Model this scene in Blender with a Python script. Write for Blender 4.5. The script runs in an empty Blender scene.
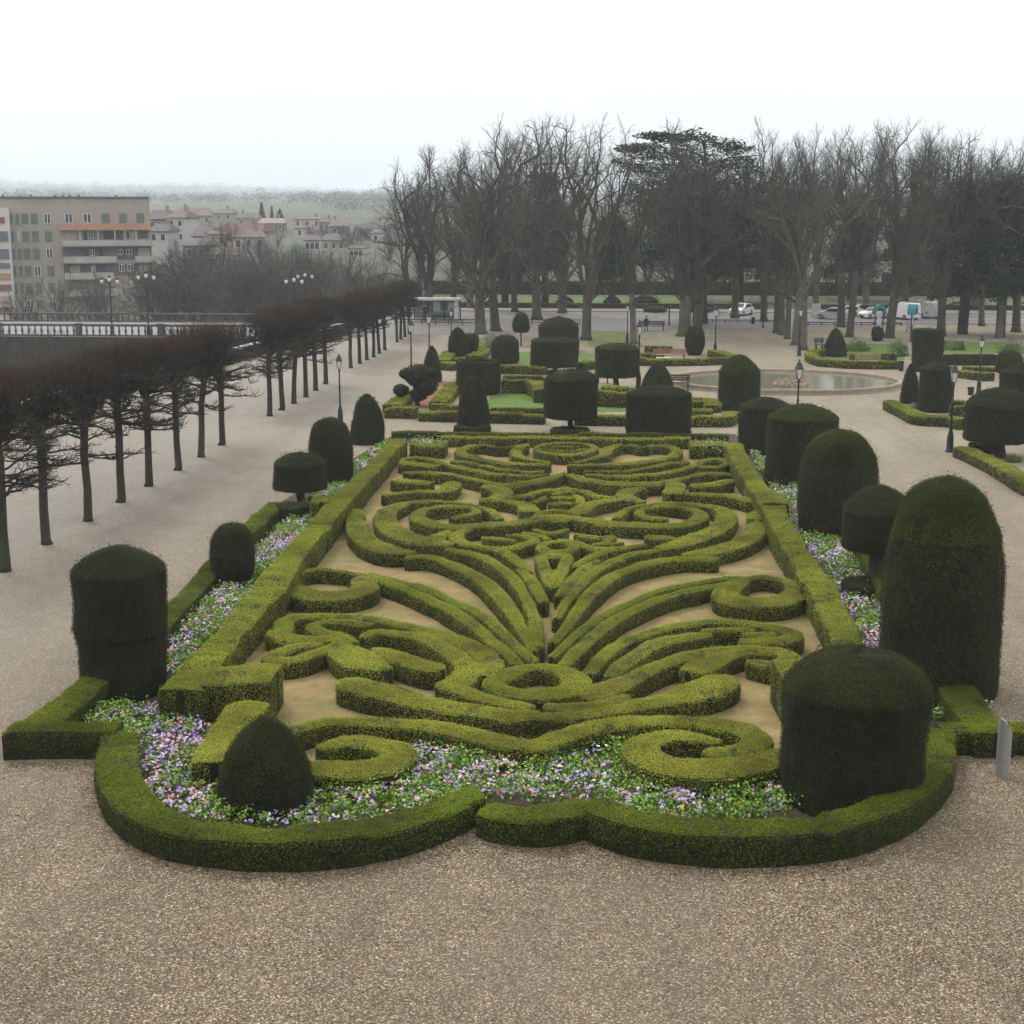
import bpy, math, random
import numpy as np
from mathutils import Vector, Matrix
random.seed(7); RNG = np.random.default_rng(7)
SC = bpy.context.scene; COL = SC.collection
# ---------------------------------------------------------------- camera
F = 1450.0; H = 11.0
PITCH = math.atan(305.0/F); FE = math.hypot(F, 305.0); YAW = math.atan(110.0/FE)
cam = bpy.data.cameras.new('camera'); camo = bpy.data.objects.new('camera', cam); COL.objects.link(camo)
camo.location = (0, 0, H); camo.rotation_euler = (math.pi/2-PITCH, 0, YAW)
cam.sensor_width = 36; cam.lens = F/1024*36; cam.clip_end = 9000; cam.clip_start = 0.5
SC.camera = camo
RM = np.array((Matrix.Rotation(YAW, 3, 'Z') @ Matrix.Rotation(math.pi/2-PITCH, 3, 'X')))

def P(u, v, z=0.0):
    """where the sight line through photo point (u, v) meets the level z: used to survey positions on the ground"""
    d = RM @ np.array((u-512.0, 512.0-v, -F)); t = (z-H)/d[2]
    return np.array((d[0]*t, d[1]*t, z))

def PD(u, v, dist):
    """point on the sight line at forward distance dist"""
    d = RM @ np.array((u-512.0, 512.0-v, -F)); t = dist/math.hypot(d[0], d[1])
    return np.array((d[0]*t, d[1]*t, H+d[2]*t))

def hgt(vb, vt): return (vb-vt)/(vb-207.0)*H       # real height from base row and top row
def ppm(vb): return (vb-207.0)/H                     # pixels per metre at a base row

# ---------------------------------------------------------------- noise
_nr = np.random.default_rng(3)
_ND = _nr.normal(size=(24, 3)); _ND /= np.linalg.norm(_ND, axis=1)[:, None]
_NP = _nr.uniform(0, 6.28, 24)
def snoise(p, freq=1.0, k=0):
    p = np.asarray(p, float)*freq*6.28
    s = np.zeros(len(p))
    for i in range(8):
        j = (i+k*5) % 24
        s += np.sin(p @ _ND[j]*(0.6+0.13*i) + _NP[j] + 1.3*np.sin(p @ _ND[(j+7) % 24]*0.45+_NP[(j+3) % 24]))
    return s/8*1.6

# ---------------------------------------------------------------- geometry collector
class Geo:
    def __init__(s): s.v = []; s.q = []; s.t = []; s.n = 0; s.qm = []; s.tm = []
    def add(s, V, quads=None, tris=None, m=0):
        V = np.asarray(V, float).reshape(-1, 3); b = s.n; s.v.append(V); s.n += len(V)
        if quads is not None and len(quads):
            q = np.asarray(quads, np.int64).reshape(-1, 4)+b; s.q.append(q); s.qm.append(np.full(len(q), m, np.int32))
        if tris is not None and len(tris):
            t = np.asarray(tris, np.int64).reshape(-1, 3)+b; s.t.append(t); s.tm.append(np.full(len(t), m, np.int32))
        return b
    def box(s, lo, hi, m=0, rot=0.0, c=None, taper=0.0):
        x0, y0, z0 = lo; x1, y1, z1 = hi
        V = np.array([(x0, y0, z0), (x1, y0, z0), (x1, y1, z0), (x0, y1, z0), (x0, y0, z1), (x1, y0, z1), (x1, y1, z1), (x0, y1, z1)], float)
        if taper:
            cx, cy = (x0+x1)/2, (y0+y1)/2
            V[4:, 0] = cx+(V[4:, 0]-cx)*(1-taper); V[4:, 1] = cy+(V[4:, 1]-cy)*(1-taper)
        if rot:
            cc = np.array(c if c is not None else (0, 0)); ca, sa = math.cos(rot), math.sin(rot)
            xy = V[:, :2]-cc; V[:, 0] = cc[0]+xy[:, 0]*ca-xy[:, 1]*sa; V[:, 1] = cc[1]+xy[:, 0]*sa+xy[:, 1]*ca
        s.add(V, [(0, 3, 2, 1), (4, 5, 6, 7), (0, 1, 5, 4), (1, 2, 6, 5), (2, 3, 7, 6), (3, 0, 4, 7)], m=m)
    def tube(s, pts, rad, n=6, m=0, cap=True):
        pts = np.asarray(pts, float); k = len(pts); rad = np.broadcast_to(np.asarray(rad, float), (k,))
        T = np.gradient(pts, axis=0); T /= np.maximum(np.linalg.norm(T, axis=1), 1e-9)[:, None]
        ref = np.array((0.0, 0.0, 1.0)) if abs(T[0][2]) < 0.9 else np.array((1.0, 0.0, 0.0))
        A = np.cross(T, ref); A /= np.maximum(np.linalg.norm(A, axis=1), 1e-9)[:, None]; B = np.cross(T, A)
        a = np.linspace(0, 2*math.pi, n, endpoint=False)
        V = pts[:, None, :]+rad[:, None, None]*(np.cos(a)[None, :, None]*A[:, None, :]+np.sin(a)[None, :, None]*B[:, None, :])
        V = V.reshape(-1, 3); i = np.arange(k-1)[:, None]*n; j = np.arange(n)[None, :]; j2 = (j+1) % n
        q = np.stack([i+j, i+n+j, i+n+j2, i+j2], -1).reshape(-1, 4)
        t = []
        if cap:
            V = np.vstack([V, pts[:1], pts[-1:]]); c0 = k*n
            for x in range(n):
                t.append((c0, x, (x+1) % n)); t.append((c0+1, (k-1)*n+(x+1) % n, (k-1)*n+x))
        s.add(V, q, t, m)
    def lathe(s, prof, n=24, c=(0, 0, 0), m=0, sx=1.0, sy=1.0, rot=0.0):
        prof = np.asarray(prof, float); k = len(prof); a = np.linspace(0, 2*math.pi, n, endpoint=False)+rot
        V = np.stack([c[0]+sx*prof[:, 0:1]*np.cos(a), c[1]+sy*prof[:, 0:1]*np.sin(a), c[2]+np.repeat(prof[:, 1:2], n, 1)], -1).reshape(-1, 3)
        i = np.arange(k-1)[:, None]*n; j = np.arange(n)[None, :]; j2 = (j+1) % n
        s.add(V, np.stack([i+j, i+j2, i+n+j2, i+n+j], -1).reshape(-1, 4), m=m)
        return V, k, n
    def ribbons(s, A, B, w, m=0):
        """thin three-sided twigs from A to B, all at once"""
        A = np.asarray(A, float); B = np.asarray(B, float); n = len(A)
        if n == 0: return
        w = np.broadcast_to(np.asarray(w, float), (n,))[:, None]
        D = B-A; D /= np.maximum(np.linalg.norm(D, axis=1), 1e-9)[:, None]
        R = RNG.normal(size=(n, 3)); X = np.cross(D, R); X /= np.maximum(np.linalg.norm(X, axis=1), 1e-9)[:, None]; Y = np.cross(D, X)
        V = np.stack([A+X*w, A-0.5*X*w+0.87*Y*w, A-0.5*X*w-0.87*Y*w, B], 1).reshape(-1, 3)
        b = np.arange(n)[:, None]*4
        s.add(V, None, np.concatenate([b+np.array([0, 1, 3]), b+np.array([1, 2, 3]), b+np.array([2, 0, 3])]), m)
    def leaves(s, C, N, size, up=0.3, rnd=0.6, m=0, asp=0.6, fold=0.0):
        C = np.asarray(C, float); n = len(C)
        if n == 0: return
        size = np.broadcast_to(np.asarray(size, float), (n,))*RNG.uniform(0.65, 1.35, n)
        D = np.asarray(N, float)+np.array((0, 0, up))+RNG.normal(size=(n, 3))*rnd
        D /= np.maximum(np.linalg.norm(D, axis=1), 1e-9)[:, None]
        R = RNG.normal(size=(n, 3)); X = np.cross(D, R); X /= np.maximum(np.linalg.norm(X, axis=1), 1e-9)[:, None]; Y = np.cross(D, X)
        X *= (size*0.5)[:, None]; Y *= (size*0.5*asp)[:, None]
        V = np.stack([C-X, C-Y*1.0, C+X, C+Y], 1).reshape(-1, 3)
        s.add(V, np.arange(n*4).reshape(-1, 4), m=m)
    def arrays(s):
        V = np.vstack(s.v) if s.v else np.zeros((0, 3))
        q = np.vstack(s.q) if s.q else np.zeros((0, 4), np.int64); t = np.vstack(s.t) if s.t else np.zeros((0, 3), np.int64)
        mm = np.concatenate((s.qm+s.tm)) if (s.qm or s.tm) else np.zeros(0, np.int32)
        return V, q, t, mm

def mesh_of(g, name, mats, smooth=False):
    V, q, t, mm = g.arrays(); me = bpy.data.meshes.new(name)
    me.vertices.add(len(V)); me.vertices.foreach_set('co', V.astype(np.float32).ravel())
    nl = q.size+t.size; me.loops.add(nl); me.loops.foreach_set('vertex_index', np.concatenate([q.ravel(), t.ravel()]).astype(np.int32))
    npoly = len(q)+len(t); me.polygons.add(npoly)
    st = np.concatenate([np.arange(len(q))*4, len(q)*4+np.arange(len(t))*3]).astype(np.int32)
    me.polygons.foreach_set('loop_start', st)
    me.polygons.foreach_set('material_index', mm)
    me.polygons.foreach_set('use_smooth', np.full(npoly, bool(smooth)))
    for m in (mats if isinstance(mats, (list, tuple)) else [mats]): me.materials.append(m)
    me.update(calc_edges=True); me.validate()
    return me

def link(name, data=None, parent=None, loc=None, rotz=0.0, scale=None):
    o = bpy.data.objects.new(name, data); COL.objects.link(o)
    if parent is not None: o.parent = parent
    if loc is not None: o.location = [float(x) for x in loc]
    if rotz: o.rotation_euler = (0, 0, rotz)
    if scale is not None: o.scale = scale if hasattr(scale, '__len__') else (scale,)*3
    return o

def obj(name, g, mats, parent=None, smooth=False, loc=None, rotz=0.0):
    return link(name, mesh_of(g, name, mats, smooth), parent, loc, rotz)

def tag(o, label, cat, group=None, kind=None):
    o['label'] = label; o['category'] = cat
    if group: o['group'] = group
    if kind: o['kind'] = kind
    return o
def struct(o, label=None, kind='structure'):
    o['kind'] = kind
    if label: o['label'] = label
    return o
def kids(o): return [c for c in bpy.data.objects if c.parent is o]
CH = {}
def dup(root, loc, rotz=0.0, scale=None):
    r = root.copy(); COL.objects.link(r); r.location = [float(x) for x in loc]; r.rotation_euler = (0, 0, rotz)
    if scale is not None: r.scale = scale if hasattr(scale, '__len__') else (scale,)*3
    for ch in CH.get(root.name) or kids(root):
        c = ch.copy(); COL.objects.link(c); c.parent = r
        for gch in CH.get(ch.name) or kids(ch):
            d = gch.copy(); COL.objects.link(d); d.parent = c
    return r
ORD = ['nearest', 'second', 'third', 'fourth', 'fifth', 'sixth', 'seventh', 'eighth', 'ninth', 'tenth', 'eleventh', 'twelfth', 'thirteenth', 'fourteenth', 'fifteenth', 'sixteenth', 'seventeenth', 'eighteenth', 'nineteenth', 'twentieth', 'twenty-first', 'twenty-second', 'twenty-third', 'twenty-fourth', 'twenty-fifth', 'twenty-sixth', 'twenty-seventh', 'twenty-eighth', 'twenty-ninth', 'thirtieth']

def scatter(V, q, n, jit=0.0, zmin=None):
    """n random points with normals on quads"""
    a, b, c, d = (V[q[:, i]] for i in range(4))
    N = np.cross(c-a, d-b); A = np.linalg.norm(N, axis=1)*0.5; N = N/np.maximum(2*A, 1e-12)[:, None]
    f = RNG.choice(len(q), size=n, p=A/A.sum()); s, t = RNG.random(n)[:, None], RNG.random(n)[:, None]
    p = (a[f]*(1-s)+b[f]*s)*(1-t)+(d[f]*(1-s)+c[f]*s)*t
    return p+N[f]*(RNG.random(n)[:, None]*jit), N[f]
def area(V, q):
    a, b, c, d = (V[q[:, i]] for i in range(4))
    return float(np.linalg.norm(np.cross(c-a, d-b), axis=1).sum()*0.5)

def spline(pts, step, closed=False):
    """Catmull-Rom through rows of pts (x, y, w), resampled about every step metres"""
    p = np.asarray(pts, float); n = len(p)
    if closed: ext = np.vstack([p[-1], p, p[0], p[1]]); segs = n
    else: ext = np.vstack([2*p[0]-p[1], p, 2*p[-1]-p[-2]]); segs = n-1
    out = []
    for i in range(segs):
        a, b, c, d = ext[i], ext[i+1], ext[i+2], ext[i+3]
        k = max(2, int(math.ceil(np.linalg.norm(c[:2]-b[:2])/step)))
        for j in range(k):
            t = j/k
            out.append(0.5*((2*b)+(-a+c)*t+(2*a-5*b+4*c-d)*t*t+(-a+3*b-3*c+d)*t**3))
    if not closed: out.append(p[-1])
    return np.array(out)

# ---------------------------------------------------------------- materials
MATS = {}
class NT:
    def __init__(s, name):
        s.m = bpy.data.materials.new(name); s.m.use_nodes = True; s.t = s.m.node_tree; s.t.nodes.clear()
        s.out = s.t.nodes.new('ShaderNodeOutputMaterial'); s.b = s.t.nodes.new('ShaderNodeBsdfPrincipled')
        s.t.links.new(s.b.outputs[0], s.out.inputs[0]); MATS[name] = s.m
        s.b.inputs['Specular IOR Level'].default_value = 0.3
    def n(s, typ, **kw):
        x = s.t.nodes.new('ShaderNode'+typ)
        for k, v in kw.items(): setattr(x, k, v)
        return x
    def l(s, a, b): s.t.links.new(a, b)
    def pos(s):
        return s.n('NewGeometry').outputs['Position']
    def objc(s): return s.n('TexCoord').outputs['Object']
    def noise(s, vec, scale, detail=3.0, rough=0.55, dim='3D'):
        x = s.n('TexNoise'); x.inputs['Scale'].default_value = scale; x.inputs['Detail'].default_value = detail; x.inputs['Roughness'].default_value = rough
        if vec is not None: s.l(vec, x.inputs['Vector'])
        return x.outputs['Fac']
    def ramp(s, fac, stops, interp='LINEAR'):
        r = s.n('ValToRGB'); cr = r.color_ramp; cr.interpolation = interp
        while len(cr.elements) > 1: cr.elements.remove(cr.elements[-1])
        cr.elements[0].position = stops[0][0]; cr.elements[0].color = (*stops[0][1], 1)
        for p, c in stops[1:]:
            e = cr.elements.new(p); e.color = (*c, 1)
        s.l(fac, r.inputs[0]); return r.outputs[0]
    def val(s, fac, a, b, c=0.0, d=1.0):
        m = s.n('MapRange'); s.l(fac, m.inputs[0])
        for i, x in enumerate((a, b, c, d)): m.inputs[i+1].default_value = x
        return m.outputs[0]
    def mix(s, fac, a, b, mode='MIX'):
        m = s.n('Mix'); m.data_type = 'RGBA'; m.blend_type = mode
        for sock, x in ((m.inputs[0], fac), (m.inputs[6], a), (m.inputs[7], b)):
            if isinstance(x, (int, float)): sock.default_value = x
            elif isinstance(x, tuple): sock.default_value = (*x, 1)
            else: s.l(x, sock)
        return m.outputs[2]
    def base(s, c, rough=0.7):
        if isinstance(c, tuple): s.b.inputs['Base Color'].default_value = (*c, 1)
        else: s.l(c, s.b.inputs['Base Color'])
        s.b.inputs['Roughness'].default_value = rough
        return s
    def bump(s, h, strength=0.5, dist=0.02):
        b = s.n('Bump'); b.inputs['Strength'].default_value = strength; b.inputs['Distance'].default_value = dist
        s.l(h, b.inputs['Height']); s.l(b.outputs[0], s.b.inputs['Normal']); return s

def foliage(name, cols, patch=None, patch_scale=0.35, patch_lo=0.6, patch_hi=0.72, tint=None, big=0.5, vary=0.45):
    """leaf colour: random per leaf, drifting in broad patches, with a few patches of another colour"""
    t = NT(name); isl = t.n('NewGeometry').outputs['Random Per Island']
    c = t.ramp(isl, [(0.0, cols[0]), (0.5, cols[1]), (1.0, cols[2])])
    nz = t.noise(t.pos(), big, 4.0)
    f = t.val(nz, 0.3, 0.7, 1-vary, 1+vary*0.8)
    v = t.n('VectorMath', operation='SCALE'); t.l(c, v.inputs[0]); t.l(f, v.inputs['Scale']); c = v.outputs[0]
    if patch is not None:
        n2 = t.noise(t.pos(), patch_scale, 5.0, 0.6); c = t.mix(t.val(n2, patch_lo, patch_hi, 0, 0.85), c, patch)
    if tint is not None:
        n3 = t.noise(t.pos(), patch_scale*2.3, 5.0, 0.6); c = t.mix(t.val(n3, 0.6, 0.7, 0, 0.7), c, tint)
    t.base(c, 0.9); t.b.inputs['Specular IOR Level'].default_value = 0.04
    return t.m
def plain(name, c, rough=0.6, vary=0.25, scale=3.0, metal=0.0, bump=0.0, bscale=30.0):
    t = NT(name); nz = t.noise(t.objc(), scale, 5.0, 0.6)
    lo = tuple(x*(1-vary) for x in c); hi = tuple(min(1, x*(1+vary)) for x in c)
    t.base(t.ramp(nz, [(0.3, lo), (0.7, hi)]), rough); t.b.inputs['Metallic'].default_value = metal
    if bump: t.bump(t.noise(t.objc(), bscale, 4.0), bump, 0.02)
    return t.m

def barkmat(name, cols, tint=None):
    """each tree its own tone of grey-brown, with greenish algae on some"""
    t = NT(name); r = t.n('ObjectInfo').outputs['Random']; nz = t.noise(t.pos(), .9, 5.0, .6)
    c = t.ramp(r, [(i/(len(cols)-1), c) for i, c in enumerate(cols)])
    v = t.n('VectorMath', operation='SCALE'); t.l(c, v.inputs[0]); t.l(t.val(nz, .3, .7, .6, 1.4), v.inputs['Scale']); c = v.outputs[0]
    if tint: c = t.mix(t.val(t.noise(t.pos(), .35, 3.0), .45, .65, 0, .7), c, tint)
    t.base(c, .9); t.bump(t.noise(t.objc(), 14, 4.0), .6, .02); return t.m
# ---------------------------------------------------------------- ground
def gravel():
    t = NT('gravel'); p = t.pos()
    v = t.n('TexVoronoi'); v.inputs['Scale'].default_value = 42.0; t.l(p, v.inputs['Vector'])
    sep = t.n('SeparateColor'); t.l(v.outputs['Color'], sep.inputs[0])
    peb = t.ramp(sep.outputs[0], [(0.0, (.022, .017, .013)), (.18, (.062, .044, .031)), (.4, (.115, .084, .055)), (.62, (.145, .115, .082)), (.82, (.225, .185, .140)), (.94, (.37, .33, .27)), (1.0, (.54, .51, .45))])
    hue = t.ramp(sep.outputs[1], [(0.0, (1.18, .86, .64)), (.22, (1.05, .95, .72)), (.5, (.97, .96, .79)), (.75, (.89, .90, .87)), (1.0, (1.00, .94, .84))])
    peb = t.mix(1.0, peb, hue, 'MULTIPLY')
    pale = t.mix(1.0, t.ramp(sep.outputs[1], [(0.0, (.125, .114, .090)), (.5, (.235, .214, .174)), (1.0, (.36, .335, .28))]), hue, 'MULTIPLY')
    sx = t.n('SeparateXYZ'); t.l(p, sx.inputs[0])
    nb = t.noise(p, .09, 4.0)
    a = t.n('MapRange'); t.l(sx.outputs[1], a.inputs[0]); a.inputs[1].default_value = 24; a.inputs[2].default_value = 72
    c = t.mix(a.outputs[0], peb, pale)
    # raked and trodden: broad lighter and darker drifts, wheel-wide smears along the walks
    mp = t.n('Mapping'); mp.inputs['Scale'].default_value = (1.0, .22, 1.0); t.l(p, mp.inputs['Vector'])
    dr = t.val(t.noise(mp.outputs[0], .45, 5.0, .6), .32, .68, .80, 1.16); d2 = t.val(t.noise(p, 1.7, 5.0, .65), .3, .7, .84, 1.12)
    mu = t.n('Math', operation='MULTIPLY'); t.l(dr, mu.inputs[0]); t.l(d2, mu.inputs[1])
    vs = t.n('VectorMath', operation='SCALE'); t.l(c, vs.inputs[0]); t.l(mu.outputs[0], vs.inputs['Scale']); c = vs.outputs[0]
    # the promenade is greyer, leaf litter and damp patches lie under the trees
    m1 = t.n('MapRange'); t.l(sx.outputs[0], m1.inputs[0]); m1.inputs[1].default_value = -11; m1.inputs[2].default_value = -20; m1.inputs[3].default_value = 0; m1.inputs[4].default_value = .55
    c = t.mix(m1.outputs[0], c, t.ramp(sep.outputs[2], [(0, (.125, .118, .110)), (.6, (.255, .243, .226)), (1, (.41, .395, .375))]))
    c = t.mix(t.val(t.noise(p, .35, 6.0, .65), .56, .74, 0, .45), c, (.10, .080, .068))
    c = t.mix(t.val(nb, .35, .7, 0, .35), c, (.24, .195, .14))
    vq = t.n('VectorMath', operation='SCALE'); t.l(c, vq.inputs[0]); vq.inputs['Scale'].default_value = .92; c = vq.outputs[0]
    t.base(c, .85)
    h = t.n('Math', operation='SUBTRACT'); h.inputs[0].default_value = 1.0; t.l(v.outputs['Distance'], h.inputs[1])
    t.bump(h.outputs[0], .7, .012)
    return t.m
M_GRAVEL = gravel()
def sheet(name, pts, z, mat, label=None, kind='structure'):
    me = bpy.data.meshes.new(name); me.from_pydata([(float(p[0]), float(p[1]), z) for p in pts], [], [tuple(range(len(pts)))]); me.materials.append(mat)
    return struct(link(name, me), label, kind)
# garden terrace with its retaining quay wall
M_QUAY = plain('quay_stone', (.032, .030, .026), .9, .35, 1.5, bump=.5, bscale=4)
g = Geo(); EDGE = [(-36, -40), (-33.5, 40), (-31.6, 78), (-28.6, 105), (-24.8, 122.8), (-140, 122.8), (-140, 140.2), (-24, 140.2), (-24, 190), (150, 190), (150, -40)]
n = len(EDGE); g.add([(x, y, 0) for x, y in EDGE]+[(x, y, -14) for x, y in EDGE], [(i, (i+1) % n, n+(i+1) % n, n+i) for i in range(n)], m=1)
me = mesh_of(g, 'gravel_ground', [M_GRAVEL, M_QUAY]); import bmesh
bm = bmesh.new(); bm.from_mesh(me); bm.verts.ensure_lookup_table(); bm.faces.new([bm.verts[i] for i in range(n)]); bmesh.ops.recalc_face_normals(bm, faces=bm.faces); bm.to_mesh(me); bm.free()
struct(link('gravel_ground', me))
def soil():
    t = NT('parterre_soil'); p = t.pos(); nz = t.noise(p, 1.4, 6.0, .65); n2 = t.noise(p, .5, 4.0); n3 = t.noise(p, 14, 5.0, .7)
    c = t.ramp(nz, [(.3, (.155, .115, .045)), (.55, (.25, .185, .080)), (.75, (.33, .245, .115))])
    c = t.mix(t.val(n2, .45, .65, 0, .7), c, (.15, .145, .042)); c = t.mix(t.val(n3, .45, .75, 0, .5), c, (.10, .08, .035))
    t.base(c, .95); t.bump(n3, .7, .03); return t.m
M_BEDSOIL = plain('bed_soil', (.055, .040, .026), .95, .45, 2.5, bump=.7, bscale=18)
sheet('bed_soil', [P(u, v) for u, v in ((276, 505), (220, 558), (140, 643), (60, 712), (40, 735), (110, 738), (112, 770), (130, 806), (180, 832), (280, 842), (400, 828), (470, 804), (490, 814), (560, 816), (592, 812), (650, 831), (760, 838), (860, 826), (915, 795), (938, 742), (985, 728), (960, 660), (900, 600), (838, 540), (775, 470), (745, 440), (735, 434), (400, 432), (384, 440))], .003, M_BEDSOIL)
sheet('parterre_soil', [P(u, v) for u, v in ((160, 715), (205, 660), (235, 625), (330, 505), (402, 444), (735, 447), (800, 560), (880, 700), (800, 750), (640, 762), (420, 770), (215, 775))], .008, soil())
# ---------------------------------------------------------------- light
w = bpy.data.worlds.new('World'); SC.world = w; w.use_nodes = True; nt = w.node_tree; nt.nodes.clear()
SUN_EL, SUN_AZ = math.radians(52), math.radians(322)
out = nt.nodes.new('ShaderNodeOutputWorld'); bg = nt.nodes.new('ShaderNodeBackground'); sky = nt.nodes.new('ShaderNodeTexSky')
sky.sky_type = 'NISHITA'; sky.sun_disc = False; sky.sun_elevation = SUN_EL; sky.sun_rotation = SUN_AZ; sky.dust_density = 6; sky.air_density = 1.0; sky.altitude = 100
# an even overcast: the sky's own light, whitened by cloud and brighter overhead
tc = nt.nodes.new('ShaderNodeTexCoord'); sp = nt.nodes.new('ShaderNodeSeparateXYZ'); nt.links.new(tc.outputs['Generated'], sp.inputs[0])
cr = nt.nodes.new('ShaderNodeValToRGB'); nt.links.new(sp.outputs[2], cr.inputs[0]); e = cr.color_ramp.elements
e[0].position = 0.0; e[0].color = (.555, .56, .568, 1); e[1].position = 1.0; e[1].color = (1.0, 1.0, 1.0, 1); x = e.new(.16); x.color = (.57, .575, .58, 1)
cloud = nt.nodes.new('ShaderNodeTexNoise'); cloud.inputs['Scale'].default_value = 2.2; cloud.inputs['Detail'].default_value = 5; nt.links.new(tc.outputs['Generated'], cloud.inputs['Vector'])
mr = nt.nodes.new('ShaderNodeMapRange'); nt.links.new(cloud.outputs[0], mr.inputs[0]); mr.inputs[1].default_value = .3; mr.inputs[2].default_value = .7; mr.inputs[3].default_value = 17.2; mr.inputs[4].default_value = 19.6
vm = nt.nodes.new('ShaderNodeVectorMath'); vm.operation = 'SCALE'; nt.links.new(cr.outputs[0], vm.inputs[0]); nt.links.new(mr.outputs[0], vm.inputs['Scale'])
mx = nt.nodes.new('ShaderNodeMix'); mx.data_type = 'RGBA'; mx.inputs[0].default_value = .93; nt.links.new(sky.outputs[0], mx.inputs[6]); nt.links.new(vm.outputs[0], mx.inputs[7])
nt.links.new(mx.outputs[2], bg.inputs[0]); bg.inputs[1].default_value = .10; nt.links.new(bg.outputs[0], out.inputs[0])
sl = bpy.data.lights.new('sun', 'SUN'); sl.energy = 1.5; sl.angle = math.radians(18); sl.color = (1, .97, .92)
so = bpy.data.objects.new('sun', sl); COL.objects.link(so)
# points so that light falls from the sky's sun direction
sd = Vector((math.sin(SUN_AZ)*math.cos(SUN_EL), math.cos(SUN_AZ)*math.cos(SUN_EL), math.sin(SUN_EL)))
so.rotation_euler = (-sd).to_track_quat('-Z', 'Y').to_euler(); so.location = (0, 0, 40)
SC.view_settings.view_transform = 'Standard'; SC.view_settings.look = 'None'; SC.view_settings.exposure = 0.20; SC.view_settings.gamma = 1
SC.cycles.max_bounces = 6; SC.cycles.diffuse_bounces = 3; SC.cycles.volume_bounces = 3; SC.cycles.transparent_max_bounces = 4
# ---------------------------------------------------------------- hedge and yew materials
M_BOX = foliage('box_hedge_leaves', [(.112, .130, .012), (.200, .216, .023), (.31, .31, .055)], patch=(.24, .185, .050), patch_scale=0.5, patch_lo=.60, patch_hi=.74, tint=(.10, .175, .018), big=0.6, vary=0.5)
M_BOXCORE = plain('box_hedge_inside', (.013, .016, .005), 0.9, 0.6, 6.0, bump=0.8, bscale=40)  # near-black inner body; its colour carries the shade of the hedge sides
M_LIME = foliage('young_box_leaves', [(.104, .132, .010), (.182, .208, .020), (.275, .288, .047)], patch=(.23, .20, .03), patch_scale=0.4, patch_lo=.62, patch_hi=.74, big=0.5, vary=0.4)
M_MOSSBOX = foliage('border_box_leaves', [(.042, .058, .005), (.085, .108, .009), (.150, .170, .020)], patch=(.155, .220, .014), patch_scale=0.28, patch_lo=.60, patch_hi=.70, big=0.45, vary=0.6)
M_YEW = foliage('yew_leaves', [(.016, .021, .006), (.030, .036, .009), (.056, .058, .016)], big=0.8, vary=0.4, patch=(.05, .034, .014), patch_scale=0.6, patch_lo=.66, patch_hi=.8)
M_YEWG = foliage('green_yew_leaves', [(.020, .030, .006), (.038, .052, .010), (.068, .080, .017)], big=0.8, vary=0.45, patch=(.05, .034, .014), patch_scale=0.5, patch_lo=.66, patch_hi=.8)
M_YEWCORE = plain('yew_inside', (.010, .011, .005), 0.95, 0.5, 5.0)  # near-black core; the shade between the leaves is put into this colour
M_SOIL = plain('soil_dark', (.06, .045, .03), 0.95, 0.4, 4.0, bump=0.6)

def leaf_size(d, k=1.5, lo=0.028): return max(lo, k*d/FE)

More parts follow.
